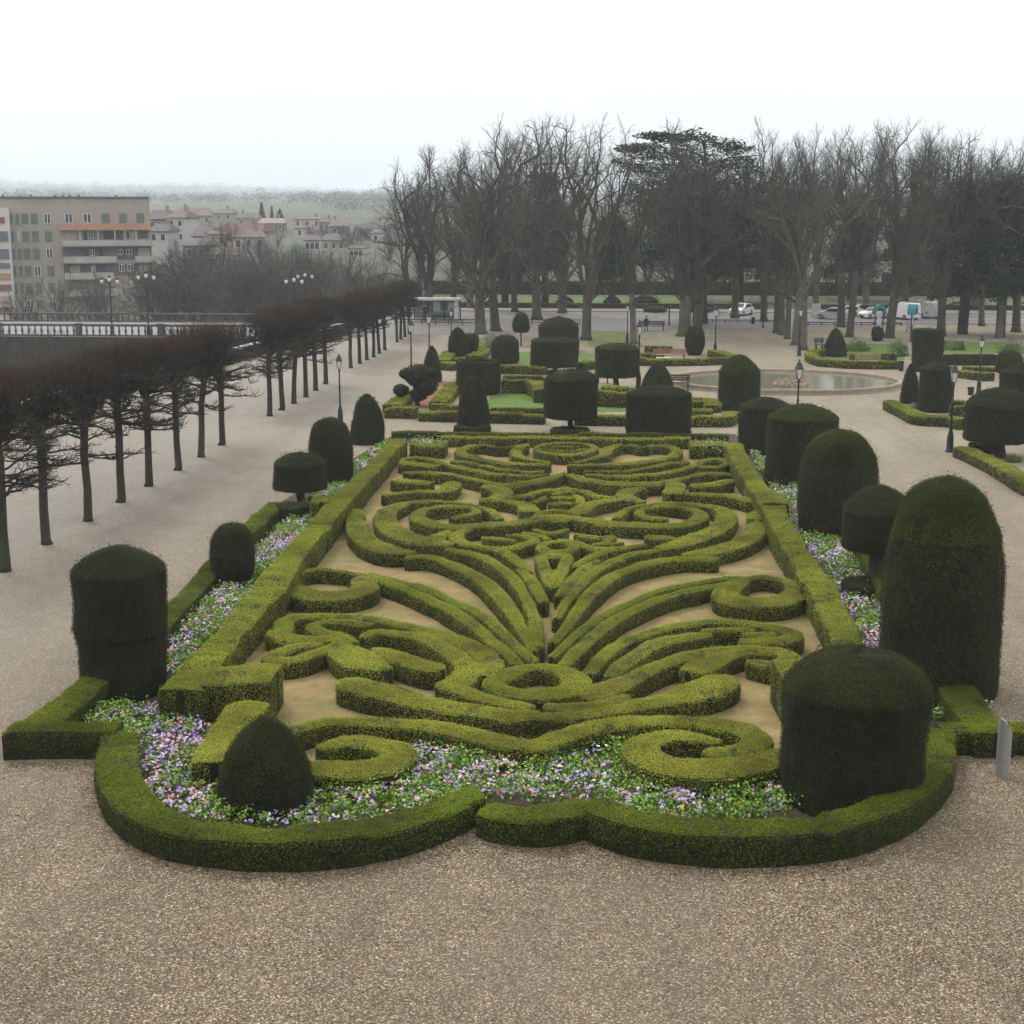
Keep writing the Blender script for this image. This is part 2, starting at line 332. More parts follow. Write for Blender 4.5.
def hedge_geo(g, pts, h, aniso=1.0, closed=False, step=0.2, cover=1.15, capk=1.0, crown=0.03, r=0.06, lump=0.035, seed=0, z0=0.0, steps=0.0, leafm=0, corem=1, lk=1.05):
    """pts: rows (x, y, w) along the middle of a clipped hedge; aniso widens what runs across the garden"""
    p = spline(pts, step, closed); n = len(p); xy = p[:, :2]
    if closed: T = np.roll(xy, -1, 0)-np.roll(xy, 1, 0)
    else: T = np.gradient(xy, axis=0)
    T /= np.maximum(np.linalg.norm(T, axis=1), 1e-9)[:, None]
    N = np.stack([-T[:, 1], T[:, 0]*aniso], 1); W = np.maximum(p[:, 2], 0.12)*0.5
    C = xy.copy(); S = np.ones(n)
    if not closed and capk > 0:
        e = np.array([0.15, 0.5, 0.8, 0.96]); o = np.array([1.0, 0.86, 0.6, 0.28])
        w0 = W[0]*np.linalg.norm([T[0, 0], T[0, 1]*aniso])*capk; w1 = W[-1]*np.linalg.norm([T[-1, 0], T[-1, 1]*aniso])*capk
        C = np.vstack([xy[0]-T[0]*(o*w0)[:, None], xy, (xy[-1]+T[-1]*(o*w1)[:, None])[::-1]])
        N = np.vstack([np.repeat(N[:1], 4, 0), N, np.repeat(N[-1:], 4, 0)]); W = np.concatenate([np.full(4, W[0]), W, np.full(4, W[-1])])
        S = np.concatenate([e, S, e[::-1]]); n += 8
    HW = W*S
    arc = np.concatenate([[0], np.cumsum(np.linalg.norm(np.diff(C, axis=0), axis=1))]); SR = np.random.default_rng(seed+77)
    cuts = np.sort(SR.uniform(0, arc[-1], max(1, int(arc[-1]/2.2)))); seg = np.searchsorted(cuts, arc); so = SR.normal(size=len(cuts)+1)*steps; sw_ = SR.normal(size=len(cuts)+1)*steps*.8
    so, sw_ = so[seg], sw_[seg]; HW = HW+np.where(S > .9, sw_, 0)
    zs = [z0, h*0.5, h-r*1.1, h-r*0.35, h, h+crown, h, h-r*0.35, h-r*1.1, h*0.5, z0]
    sh = [0.0, 0.0, 0.0, 0.35, 1.0, None, 1.0, 0.35, 0.0, 0.0, 0.0]; sg = [-1, -1, -1, -1, -1, 0, 1, 1, 1, 1, 1]
    cols = []
    for k in range(11):
        off = np.zeros(n) if sh[k] is None else sg[k]*np.maximum(HW-sh[k]*np.minimum(r, HW*0.6), 0.01)
        if k in (0, 10): off = off*0.97
        cols.append(np.column_stack([C+N*off[:, None], np.full(n, zs[k])]))
    V = np.stack(cols, 1)                                    # n x 11 x 3
    f = V.reshape(-1, 3)
    a = snoise(f, 0.55, seed % 4)*lump; b = snoise(f, 1.7, (seed+1) % 4)*lump*0.6
    ctr = np.repeat(C, 11, 0); out = f[:, :2]-ctr; L = np.maximum(np.linalg.norm(out, axis=1), 1e-6)
    up = np.tile(np.array([0, .3, .7, 1, 1, 1, 1, 1, .7, .3, 0.0]), n)
    f[:, :2] += out/L[:, None]*np.where(L > 0.05, a+b, 0)[:, None]; f[:, 2] += (a*0.7+b+np.repeat(so, 11))*up
    i = np.arange(n if closed else n-1)[:, None]; j = np.arange(10)[None, :]; i2 = (i+1) % n
    q = np.stack([i*11+j, i2*11+j, i2*11+j+1, i*11+j+1], -1).reshape(-1, 4)
    e1, e2 = f[q[:, 1]]-f[q[:, 0]], f[q[:, 3]]-f[q[:, 0]]
    t = []
    if not closed:
        for k in range(1, 10): t.append((0, k, k+1)); t.append(((n-1)*11, (n-1)*11+k+1, (n-1)*11+k))
    # inner body a little inside the leaf skin
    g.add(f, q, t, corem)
    # outward normals check
    nn = np.cross(f[q[:, 2]]-f[q[:, 0]], f[q[:, 3]]-f[q[:, 1]])
    topq = (np.arange(len(q)) % 10 >= 4) & (np.arange(len(q)) % 10 <= 5)
    flip = nn[topq][:, 2].sum() < 0
    qq = q[:, ::-1] if flip else q
    d = float(np.hypot(*C.mean(0))); s = leaf_size(d, lk)
    A = area(f, qq); n_l = int(A*cover*1.55/(s*s*0.42))
    pos, nor = scatter(f, qq, n_l, jit=0.035)
    keep = pos[:, 2] > z0+0.02; pos, nor = pos[keep], nor[keep]
    side = np.abs(nor[:, 2]) < 0.5
    # side leaves thinned, mostly near the foot: the dark core stands in for shade
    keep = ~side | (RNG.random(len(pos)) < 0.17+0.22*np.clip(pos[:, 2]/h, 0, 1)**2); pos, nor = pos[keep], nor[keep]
    # thin places where the shears cut into old wood, and stray shoots they missed
    thin = snoise(pos, .75, 2)+.6*snoise(pos, 2.3, 1); keep = (thin < .62) | (RNG.random(len(pos)) < .35); pos, nor = pos[keep], nor[keep]
    k = max(4, len(pos)//90); si = RNG.integers(0, len(pos), k); so_ = pos[si]+nor[si]*RNG.uniform(.02, .09, k)[:, None]; g.leaves(np.vstack([so_, so_+RNG.normal(size=so_.shape)*.02]), np.vstack([nor[si]]*2), s*1.1, up=.3, rnd=.9, m=leafm)
    tp = nor[:, 2] > .6
    g.leaves(pos[tp], nor[tp], s, up=1.0, rnd=0.40, m=leafm); g.leaves(pos[~tp], nor[~tp], s, up=0.08, rnd=0.38, m=leafm)

def px(pts, z): return [(*P(u, v, z)[:2], w) for u, v, w in pts]

HZ = 0.42
# traced on the clipped top of each hedge: (column, row, width in metres)
HEDGES = [
 # --- far end: oval and hearts
 ('c', 'oval box hedge ring nearest the back wall of the parterre', [(537,447.4,.5),(547,444,.42),(566,442.8,.38),(585,444,.42),(595,447.4,.5),(590,451.5,.6),(578,454,.75),(566,454.6,.8),(553,454,.75),(541,451.5,.6)]),
 ('o', 'short curved box hedge lying inside the far oval ring', [(545,449,.28),(556,450.6,.33),(566,451,.33),(576,450.6,.33),(587,449,.28)]),
 ('o', 'tiny straight box hedge deepest inside the far oval ring', [(553,446.6,.22),(566,447,.26),(579,446.6,.22)]),
 ('o', 'heart-shaped box scroll left of the far oval, open towards it', [(518,445.3,.25),(508,447,.3),(497,447.2,.3),(484,445,.45),(471,445.6,.6),(461,450,.7),(463,454.3,.75),(474,457.4,.8),(492,461.6,.75),(516,464,.7),(546,465.2,.5)]),
 ('o', 'small hooked box hedge between the left heart and the far oval', [(549,462.6,.35),(530,459.4,.45),(517,454.6,.75),(517.5,448.6,.8),(526,445,.5)]),
 ('o', 'heart-shaped box scroll right of the far oval, open towards it', [(619,446,.25),(630,445.2,.3),(642,447.4,.3),(655,445.2,.45),(668,446.2,.6),(677,450.5,.7),(673,455.3,.75),(660,458.8,.8),(640,462.2,.75),(610,464.8,.7),(571,465.3,.5)]),
 ('o', 'small hooked box hedge between the right heart and the far oval', [(575,462.6,.35),(590,459.2,.45),(604,454.6,.75),(608,448.6,.8),(619,445,.5)]),
 # --- long narrow wings
 ('o', 'thin box strip directly below the left heart', [(453,460.5,.4),(468,462.8,.45),(484,466,.45),(507,469.6,.4),(530,471.8,.35),(543,471.2,.25)]),
 ('o', 'long thin box strip sweeping from the left wall under the left heart', [(402,460,.4),(412,458,.5),(424,458.2,.55),(437,460.4,.6),(446,464,.6),(460,467.8,.6),(484,472,.55),(507,474.8,.5),(530,475.8,.4),(546,474.6,.25)]),
 ('o', 'fat round-ended box hedge against the far left wall', [(405,462.6,.75),(419,464.4,.85),(433,466.2,.8)]),
 ('o', 'thin box strip directly below the right heart', [(687,462.5,.4),(670,462.8,.5),(655,466.8,.5),(631,470.6,.45),(603,472,.35),(586,471.2,.25)]),
 ('o', 'long thin box strip curling to a hook by the far right wall', [(703,467.4,.6),(714,467.2,.6),(724,465.6,.5),(726,461.4,.5),(716,459.2,.5),(702,461.6,.55),(687.5,468,.6),(663,473.2,.6),(639,475.2,.55),(615,476,.45),(588,475,.25)]),
 ('o', 'left wing of box running in from the wall and swelling towards the axis', [(407,472.8,.5),(424,472.4,.6),(446,474,.5),(468,478,.4),(488,482.5,.5),(506,484.8,.95),(524,483.6,1.0),(545,479.4,.85),(563,473.6,.4)]),
 ('o', 'fat box stub against the left wall beside the left wing', [(398,480.6,.8),(412,481.6,.85),(427,482.2,.8)]),
 ('o', 'right wing of box swelling near the axis and thinning to the wall', [(727,474.4,.6),(708,473.2,.6),(688,477,.5),(672,481,.7),(650,483.8,.95),(622,484,1.0),(600,482,.95),(584,479.4,.85),(570,474.6,.5)]),
 ('o', 'fat box stub against the right wall beside the right wing', [(728,481.2,.7),(716,483.8,.8),(697,486,.8)]),
 # --- shoulder pads and arches
 ('o', 'thin box arm from the left wall ending in a broad square pad', [(386,495,.5),(405,492.2,.5),(428,491.8,.55),(441,492,.7),(448,488.5,1.05),(451,484.2,1.1)]),
 ('o', 'rounded box comma left of the axis above the left volute', [(489,486.8,.8),(499,489.6,1.0),(503,494,1.0),(493,498.6,.55),(483,499.6,.4)]),
 ('o', 'arched box hedge left of the central crest ending in a round knob', [(483,500.8,.4),(499,500.2,.45),(515,501.8,.6),(526,505,.9),(530,510,1.0)]),
 ('o', 'square box pad right of the axis above the right volute', [(675,484.4,.95),(675,488,1.05),(674,492,1.1)]),
 ('o', 'straight thin box arm reaching the right wall above the right volute', [(690,494,.6),(717,494.6,.6),(741,497.6,.7),(754,500.6,.8)]),
 ('o', 'rounded box comma right of the axis above the right volute', [(640,489,.7),(630,490.8,.9),(625,494.6,.95),(632,498.6,.7),(642,501.2,.4)]),
 ('o', 'arched box hedge right of the central crest ending in a round knob', [(640,501.4,.4),(620,499.6,.5),(602,501.4,.6),(588,505,.8),(579,511.5,1.0)]),
 ('o', 'flat arch of box spanning over the small central crest', [(513,497.2,.5),(526,495.6,.55),(540,491.6,.5),(563,489.4,.45),(583,491.6,.5),(597,496,.55),(612,497.8,.5)]),
 ('o', 'uppermost bar of the small central box crest', [(552,493,.35),(563,492.4,.4),(573,493,.35)]),
 ('o', 'middle bar of the small central box crest', [(553,498,.4),(562,497.6,.45),(571,498,.4)]),
 ('o', 'lowest bar of the small central box crest', [(552,504,.45),(560,503.4,.5),(569,504.2,.45)]),
 ('o', 'little box comma left of the central crest bars', [(534,502.5,.35),(540,500.6,.45),(544,497.8,.3)]),
 ('o', 'little box comma right of the central crest bars', [(575,495.6,.3),(580,498,.45),(580,502.6,.4)]),
 ('o', 'thin box eyebrow directly above the central lens mound', [(534,515,.3),(543,511.6,.35),(556,510.4,.35),(568,511.6,.35),(577,515,.3)]),
 ('o', 'broad lens-shaped box mound in the middle of the parterre', [(537,517.4,.6),(546,517.6,1.05),(556,517.8,1.15),(566,517.6,1.05),(575,517.4,.6)]),
 # --- volutes
 ('o', 'inner spiral of the left box volute with a tail to the axis', [(454,517.6,.45),(465,515.4,.5),(476,512.2,.5),(473,508,.45),(452,505.8,.45),(430,508.4,.5),(418,513.4,.7),(420,519.2,.8),(437,524.6,.85),(460,526.6,.85),(491,525,.85),(521,521.6,.85),(535,519.2,.8)]),
 ('o', 'big outer coil of the left box volute', [(499,518.4,.45),(490,510.6,.45),(468,504.4,.45),(445,501.6,.45),(414,501.8,.6),(394,507.2,.85),(386,515,1.0),(389,526,1.1),(404,536,1.15),(424,541,1.1),(446,543.4,.7)]),
 ('o', 'pointed box spur on the underside of the left volute', [(447,532.4,.4),(440,535.4,.7),(434,539,.8)]),
 ('o', 'fat box crescent outside the left volute by the left wall', [(355.5,512,.75),(356,522,.85),(360,534,.95),(375,545.6,1.05),(392,550.8,1.0),(408,552,.6)]),
 ('o', 'inner spiral of the right box volute with a tail to the axis', [(664,519,.45),(651,517.6,.5),(640,514.6,.5),(643,509.2,.45),(667,506,.45),(689,508.4,.5),(701,513.8,.7),(696,520.6,.8),(676,525.4,.85),(642,525.6,.85),(610,523.2,.85),(582,519.8,.8)]),
 ('o', 'big outer coil of the right box volute', [(616,517.4,.45),(627,509.4,.45),(647,504.8,.45),(678,503.4,.45),(709,505.8,.65),(726,512.4,.85),(725,522.4,.95),(709,532.8,1.0),(687,541,1.05),(664,547.4,.7)]),
 ('o', 'pointed box spur on the underside of the right volute', [(676,539,.4),(662,537.4,.6),(650,537.4,.5)]),
 ('o', 'box crescent outside the right volute by the right wall', [(756.5,524,.75),(754,534,.85),(740,542.6,.95),(716,550,.95),(690,554.6,.6)]),
 ('o', 'small square box block at the head of the right crescent', [(755.5,514,.8),(755.5,518,.8)]),
 # --- little figures round the axis
 ('o', 'small box hook left of the axis under the left volute tail', [(468,530.6,.45),(459,532.6,.55),(456,536.4,.65),(461,541.4,.65),(474,545,.55),(486,547.4,.4)]),
 ('o', 'bright narrow box blade running down from the small left hook', [(480,546.6,.45),(497,549.4,.6),(511,556,.6),(522,564.6,.5),(529,572,.3)]),
 ('o', 'short box bar left of the axis, first of the chevron', [(486,538.4,.4),(500,539.2,.45),(514,541.2,.35)]),
 ('o', 'bent box chevron pointing at the axis from the left', [(504,548.2,.45),(521,545.2,.55),(535,539.8,.5),(521,536.6,.35),(509,535.6,.3)]),
 ('o', 'thin slanting box bar above the left chevron', [(525,533,.35),(537,535.2,.4),(548,538.4,.35)]),
 ('o', 'small box bow below the central lens mound', [(535,529.6,.35),(547,532.8,.5),(557,532.2,.5),(566,529.6,.35)]),
 ('o', 'curved box bar right of the axis below the bow', [(562,540,.4),(577,543,.5),(591,547.6,.5),(606,549.4,.45),(626,548.2,.4),(643,545.4,.3)]),
 ('o', 'thin box hook right of the axis under the right volute tail', [(577,535.6,.35),(596,538.2,.45),(612,537,.45),(606,541,.4)]),
 ('o', 'short box bar furthest right among the small axis figures', [(595,544.6,.35),(608,543.4,.4),(621,543,.3)]),
 ('c', 'small oval box ring on the axis above the wedge', [(541,547,.5),(546,543,.45),(557,541.4,.45),(569,543,.45),(574,547,.5),(567,550.8,.6),(557,552,.65),(547,550.8,.6)]),
 ('o', 'narrow box wedge like a V on the central axis', [(541,558,.5),(545,570,.5),(550,582,.5),(553,586.5,.4),(556,582,.5),(562,570,.5),(568,558,.5)]),
 ('o', 'short box bar closing the top of the axis wedge', [(545,555.4,.5),(556,555.2,.55),(566,555.4,.5)]),
 # --- fan
 ('o', 'innermost left blade of the box fan', [(519,570,.3),(527,576,.45),(536,588,.5),(543,601,.45)]),
 ('o', 'second left blade of the box fan, long and curved', [(449,549.6,.4),(468,552.6,.5),(489,560,.55),(506,571.6,.55),(519,586.4,.5),(528,602,.45),(534,619,.45),(538,645,.45)]),
 ('o', 'third left blade of the box fan, long and curved', [(410,557.6,.5),(428,557,.55),(449,562.6,.6),(472,573.4,.65),(488,585,.65),(502,600,.65),(515,617,.55),(525,634,.45),(533,650,.4)]),
 ('o', 'fourth left blade of the box fan, ending in line with the left ring', [(372,574.4,.35),(402,581.6,.45),(434,592,.5),(457,602.6,.5),(480,614,.5),(500,630,.45),(519,648,.45),(533,661,.4)]),
 ('o', 'lowest left blade of the box fan, leaving the left ring', [(352,573.4,.4),(370,577,.5),(396,584.6,.55),(420,594.6,.55),(444,606,.55),(466,619.6,.55),(486,635,.55),(504,650,.5),(518,663.4,.45)]),
 ('o', 'innermost right blade of the box fan', [(596,561.6,.35),(583,570,.5),(571,582,.55),(560,595,.45)]),
 ('o', 'dark stubby box blade at the top of the right fan', [(601,553.6,.5),(586,559.4,.5),(576,566.4,.35)]),
 ('o', 'second right blade of the box fan, long and curved', [(660,549.6,.4),(633,554.4,.55),(612,561.4,.6),(595,571,.55),(579,587,.5),(566,602,.45),(557,617,.4)]),
 ('o', 'third right blade of the box fan, long and curved', [(713,558.6,.55),(688,558,.55),(663,560.8,.6),(632,568,.65),(608,579,.65),(588,597,.6),(576,613,.5),(564,630,.45),(554,642,.4)]),
 ('o', 'fourth right blade of the box fan, thin and shadowed', [(724,578.8,.35),(699,582.4,.4),(661,590,.45),(630,602.6,.45),(603,615.8,.45),(582,630,.45),(566,644,.4),(553,656,.35)]),
 ('o', 'lowest right blade of the box fan, leaving the right ring', [(721,584.6,.4),(696,590,.5),(664,597.6,.55),(630,611.6,.6),(610,623,.6),(592,637,.6),(577,651,.55),(565,664,.45)]),
 # --- rings
 ('o', 'open box ring beside the left wall', [(346,571.4,.3),(320,569.4,.3),(303,571.6,.45),(290,578,.75),(290,587,.95),(306,594,1.1),(326,596,1.1),(349,594,1.05),(366,588,.95),(362,580.6,.8)]),
 ('o', 'closed-looking box ring beside the right wall', [(727,577.6,.4),(743,578.6,.5),(757,576.4,.4),(776,577.4,.45),(792,583,.7),(797,591,.9),(786,599,1.0),(764,602,1.1),(742,601.4,1.1),(726,596.4,1.0),(729,588.4,.95),(739,581.6,.75)]),
 # --- left lower scrolls
 ('o', 'long box scroll from the left wall sweeping to the lower ring', [(283,631,.6),(285,622,.6),(300,617.4,.55),(325,615.6,.5),(352,616.6,.5),(378,619.6,.55),(400,624.4,.6),(424,629.4,.6),(446,636,.65),(468,645,.7),(484,654.6,.75),(491,665,.75),(487,674,.6)]),
 ('o', 'inner S-shaped box scroll below the left ring', [(368,624.4,.45),(344,621.8,.45),(322,622,.5),(313,627,.55),(324,632.4,.6),(341,636.6,.65),(349,641,.6)]),
 ('o', 'low box lobe between the left wall and the S-shaped scroll', [(276,633.6,.6),(290,639,.65),(308,640,.65),(330,638.6,.6)]),
 ('o', 'wavy box scroll ending in a mottled stub left of the lower ring', [(366,636,.45),(372,633,.5),(388,632.4,.55),(405,634.4,.6),(426,638.6,.65),(444,647.4,.7),(459,658,.75),(468,668,.75),(462,678,.9),(456,683,.9)]),
 ('o', 'mottled box tongue lying left of the lower ring', [(380,651.6,.6),(396,656,.75),(416,663.6,.8),(432,668,.75)]),
 ('o', 'small box comma hooked by the left wall near the square block', [(316,645,.45),(291,647.4,.5),(272,656,.7),(283,660.6,.6),(302,658,.6),(316,652.6,.65),(325,650,.5)]),
 ('o', 'broad brownish box pad below the left scrolls', [(341,648,.9),(352,655,1.15),(366,663,1.15),(380,667,.7)]),
 ('o', 'ragged low box hedge with an orange patch above the left wave', [(354,684,.9),(375,689.4,.95),(398,695.6,.85),(422,702,.8),(450,706.6,.75),(482,711.4,.7),(512,716.6,.7),(529,715,.6)]),
 ('o', 'thin box strip above the ragged hedge, running to the lower ring', [(446,686,.6),(467,692,.6),(489,699.4,.55),(511,704,.55),(525,708,.5)]),
 # --- right lower scrolls
 ('o', 'long box scroll from the right wall sweeping to the lower ring', [(747,634.4,.4),(770,634,.45),(758,640,.5),(740,639.8,.45),(757,640.8,.5),(783,640.4,.6),(794,635.4,.65),(782,629.2,.6),(757,623.8,.5),(722,621.4,.5),(690,623.4,.55),(660,629.4,.55),(632,638.4,.55),(612,648.6,.55),(600,660,.5),(592,672,.45)]),
 ('o', 'thin box bar inside the long right scroll', [(749,630.2,.35),(727,629.6,.4),(706,631.4,.35)]),
 ('o', 'dark-sided box tongue inside the right scrolls', [(704,635.4,.5),(682,638,.6),(660,642.6,.65),(640,652,.65),(625,663,.6),(612,675,.5)]),
 ('o', 'box scroll swelling to a pad right of the lower ring', [(776,650,.5),(739,647.6,.55),(697,653.6,.6),(656,666.6,.65),(630,679,.8),(611,686.6,1.0),(597,693.4,.95)]),
 ('o', 'box comma hooked by the right wall above the square block', [(754,661.6,.45),(775,664.6,.6),(790,658.6,.65),(778,651.6,.6),(754,650.6,.55),(727,655,.7),(706,663.6,.95),(697,668,.9)]),
 ('o', 'low box hedge right of the axis with a round knob at its outer end', [(546,716.4,.6),(580,714,.65),(614,709.4,.65),(650,702.6,.75),(684,695,.95),(708,687.6,1.15),(718,683,1.1)]),
 ('o', 'thin box strip between the right knob hedge and the lower ring', [(552,707.6,.5),(582,706,.5),(606,702.4,.5),(623,697.6,.45)]),
 ('c', 'lower box ring at the foot of the fan on the axis', [(494,684.6,.7),(507,676,.75),(523,668.6,.65),(543,666.4,.55),(564,671.6,.75),(577,681,.9),(569,689.6,.9),(545,694.4,.85),(517,692.6,.8)]),
 # --- wave
 ('o', 'wavy box hedge above the flower bed from the left curl to the middle', [(293,730,.6),(316,723.6,.55),(344,721,.55),(378,722,.6),(408,723.6,.6),(434,726.4,.65),(462,732,.7),(492,739,.7),(516,743,.7),(537,745,.65)]),
 ('o', 'wavy box hedge above the flower bed from the middle to the right curl', [(541,744,.65),(556,738.6,.7),(580,730.6,.7),(610,724,.65),(650,720.6,.6),(690,721,.6),(722,724.6,.7),(746,731,.75),(757,740,.75),(744,748.6,.7),(716,752.6,.6)]),
 ('o', 'box spiral curling inside the flower bed at the left end of the wave', [(327,746.6,.5),(345,741.4,.6),(368,741.6,.65),(392,747.6,.8),(399,757,.85),(383,765.6,.9),(352,769.6,.85),(318,768.6,.75)]),
 ('o', 'box spiral curling inside the flower bed at the right end of the wave', [(714,741,.4),(690,737.4,.5),(664,737,.65),(642,745,.8),(645,757,.9),(672,766.4,.95),(708,768.6,.95),(746,765.6,.9),(778,757,.75)]),
]
HG = 'clipped box hedges of the parterre pattern'
for k, (typ, lab, pts) in enumerate(HEDGES):
    g = Geo(); hz = HZ+0.02*math.sin(k*2.3)
    lime = 'fan' in lab or 'bright' in lab
    hedge_geo(g, [(x, y, max(.12, (w*(.84 if 'fan' in lab else .88 if ('ring' in lab or 'small' in lab or 'thin' in lab) else .93)-.06)*float(np.interp(y, [36, 50, 70], [1.02, .90, .76])))) for x, y, w in px(pts, hz)], hz, 1.2, typ == 'c', step=0.22, seed=k, r=0.055, lump=.028)
    o = obj('box_hedge', g, [M_LIME if lime else M_BOX, M_BOXCORE])
    tag(o, lab, 'hedge', HG)

# ---------------------------------------------------------------- parterre walls of box (two side walls, back wall, corner blocks)
def wall(lab, pts, hz, mat=M_LIME, name='box_hedge', group='tall box walls framing the parterre', aniso=1.0, cap=0.12, stp=.035, wk=1.0, **kw):
    g = Geo(); hedge_geo(g, [(x, y, w*wk) for x, y, w in px(pts, hz)], hz, aniso, step=0.2, capk=cap, seed=len(lab), steps=stp, **kw)
    return tag(obj(name, g, [mat, M_BOXCORE]), lab, 'hedge', group)
WZ = 0.75
wall('tall box wall along the left side of the parterre, stepped along its top', [(181,692,1.1),(207,660,.98),(236,625,.95),(256,602,.95),(271,586,1.2),(286,566,1.0),(299,549,.95),(326,517,.95),(346,495,1.0),(358,482,.95),(374,466,.9),(388,450,.9),(397,440,.95)], WZ, wk=.86)
wall('tall box wall along the right side of the parterre, stepped along its top', [(733,444,.85),(747,470,.85),(757,484,.85),(768,498,1.05),(783,529,.85),(800,557,.9),(818,582,1.05),(836,616,.95),(850,648,.95),(866,682,.95)], WZ, wk=.82)
wall('low tidy box wall across the far end of the parterre', [(442,436.8,.6),(500,437.2,.6),(570,437.6,.6),(640,438.2,.6),(690,439,.6)], .45, M_BOX)
wall('square box block in the far left corner of the parterre', [(412,442.2,1.5),(446,442.6,1.5)], .62, M_BOX, cap=0.02)
wall('square box block in the far right corner of the parterre', [(690,443.4,1.5),(728,443.8,1.5)], .62, M_BOX, cap=0.02)
wall('cube of clipped box at the near end of the left wall', [(208,672,1.35),(276,673,1.35)], .95, M_BOX, cap=0.02)
wall('cube of clipped box at the near end of the right wall', [(778,672,1.6),(852,672,1.6)], .95, M_BOX, cap=0.02)
wall('sloping bar of box between the left cube and the pointed yew', [(247,704,.9),(232,728,.95),(216,760,.95)], .6, M_BOX, cap=0.3)
wall('round box bollard set in the left parterre wall', [(322,500,.85),(323,497,.85)], WZ+.12, M_BOX, cap=0.9)
wall('round box bollard set in the right parterre wall', [(772,497,1.1),(774,501,1.1)], WZ+.12, M_LIME, cap=0.9)

# ---------------------------------------------------------------- low outer border hedges
OZ = 0.52; BG = 'low outer border hedges round the flower beds'
def border(lab, pts, hz=OZ, mat=M_MOSSBOX, cap=0.1, **kw): return wall(lab, pts, hz, mat, group=BG, cap=cap, lump=0.03, wk=.88, **kw)
LO = [(276,503,.75),(252,525,.75),(222,555,.75),(196,583,.75),(172,607,.8),(140,640,.85),(112,664,.85),(84,689,.85),(56,709,.9),(30,727,.9)]
border('mossy low border hedge running back along the gravel on the left side', LO)
border('straight low border hedge at the near left corner', [(8,730,.8),(60,730,.8),(119,730,.85)], cap=0.02)
border('scalloped low border hedge round the pointed yew at the near left', [(121,733,.9),(117,760,.9),(122,785,.9),(142,808,.85),(178,825,.8),(220,832,.75),(262,835,.75),(310,834,.75),(356,829,.75),(400,820,.75),(436,807,.75),(462,796,.75),(478,792.5,.75)])
border('short bulging low border hedge in the middle of the front edge', [(487,804,.75),(508,810,.8),(534,812,.8),(560,810,.8),(584,803,.75)])
border('scalloped low border hedge round the squat drum yew', [(592,804,.75),(612,813,.8),(650,824,.78),(700,830,.75),(750,831,.75),(800,828,.75),(850,819,.75),(890,804,.8),(918,784,.85),(934,760,.9),(938,731,.85)])
border('straight low border hedge behind the metal post', [(940,727,.75),(990,726,.75),(1040,726,.75)], cap=0.02)
# the right side border mirrors the left one across the garden's axis
mir = []
for (x, y, w) in px(LO[:-1], OZ): mir.append((-4.15-x+0.012*(y-30)*-1, y, w))
g = Geo(); hedge_geo(g, mir, OZ, 1.0, step=0.3, capk=.1, lump=.03); tag(obj('box_hedge', g, [M_MOSSBOX, M_BOXCORE]), 'mossy low border hedge behind the domed yews on the right', 'hedge', BG)
border('thin low border hedge along the cross path behind the back wall', [(392,431,.6),(420,430.6,.5),(470,432,.45),(540,433,.45),(610,434,.45),(680,435.4,.45),(728,436,.6)], .4)

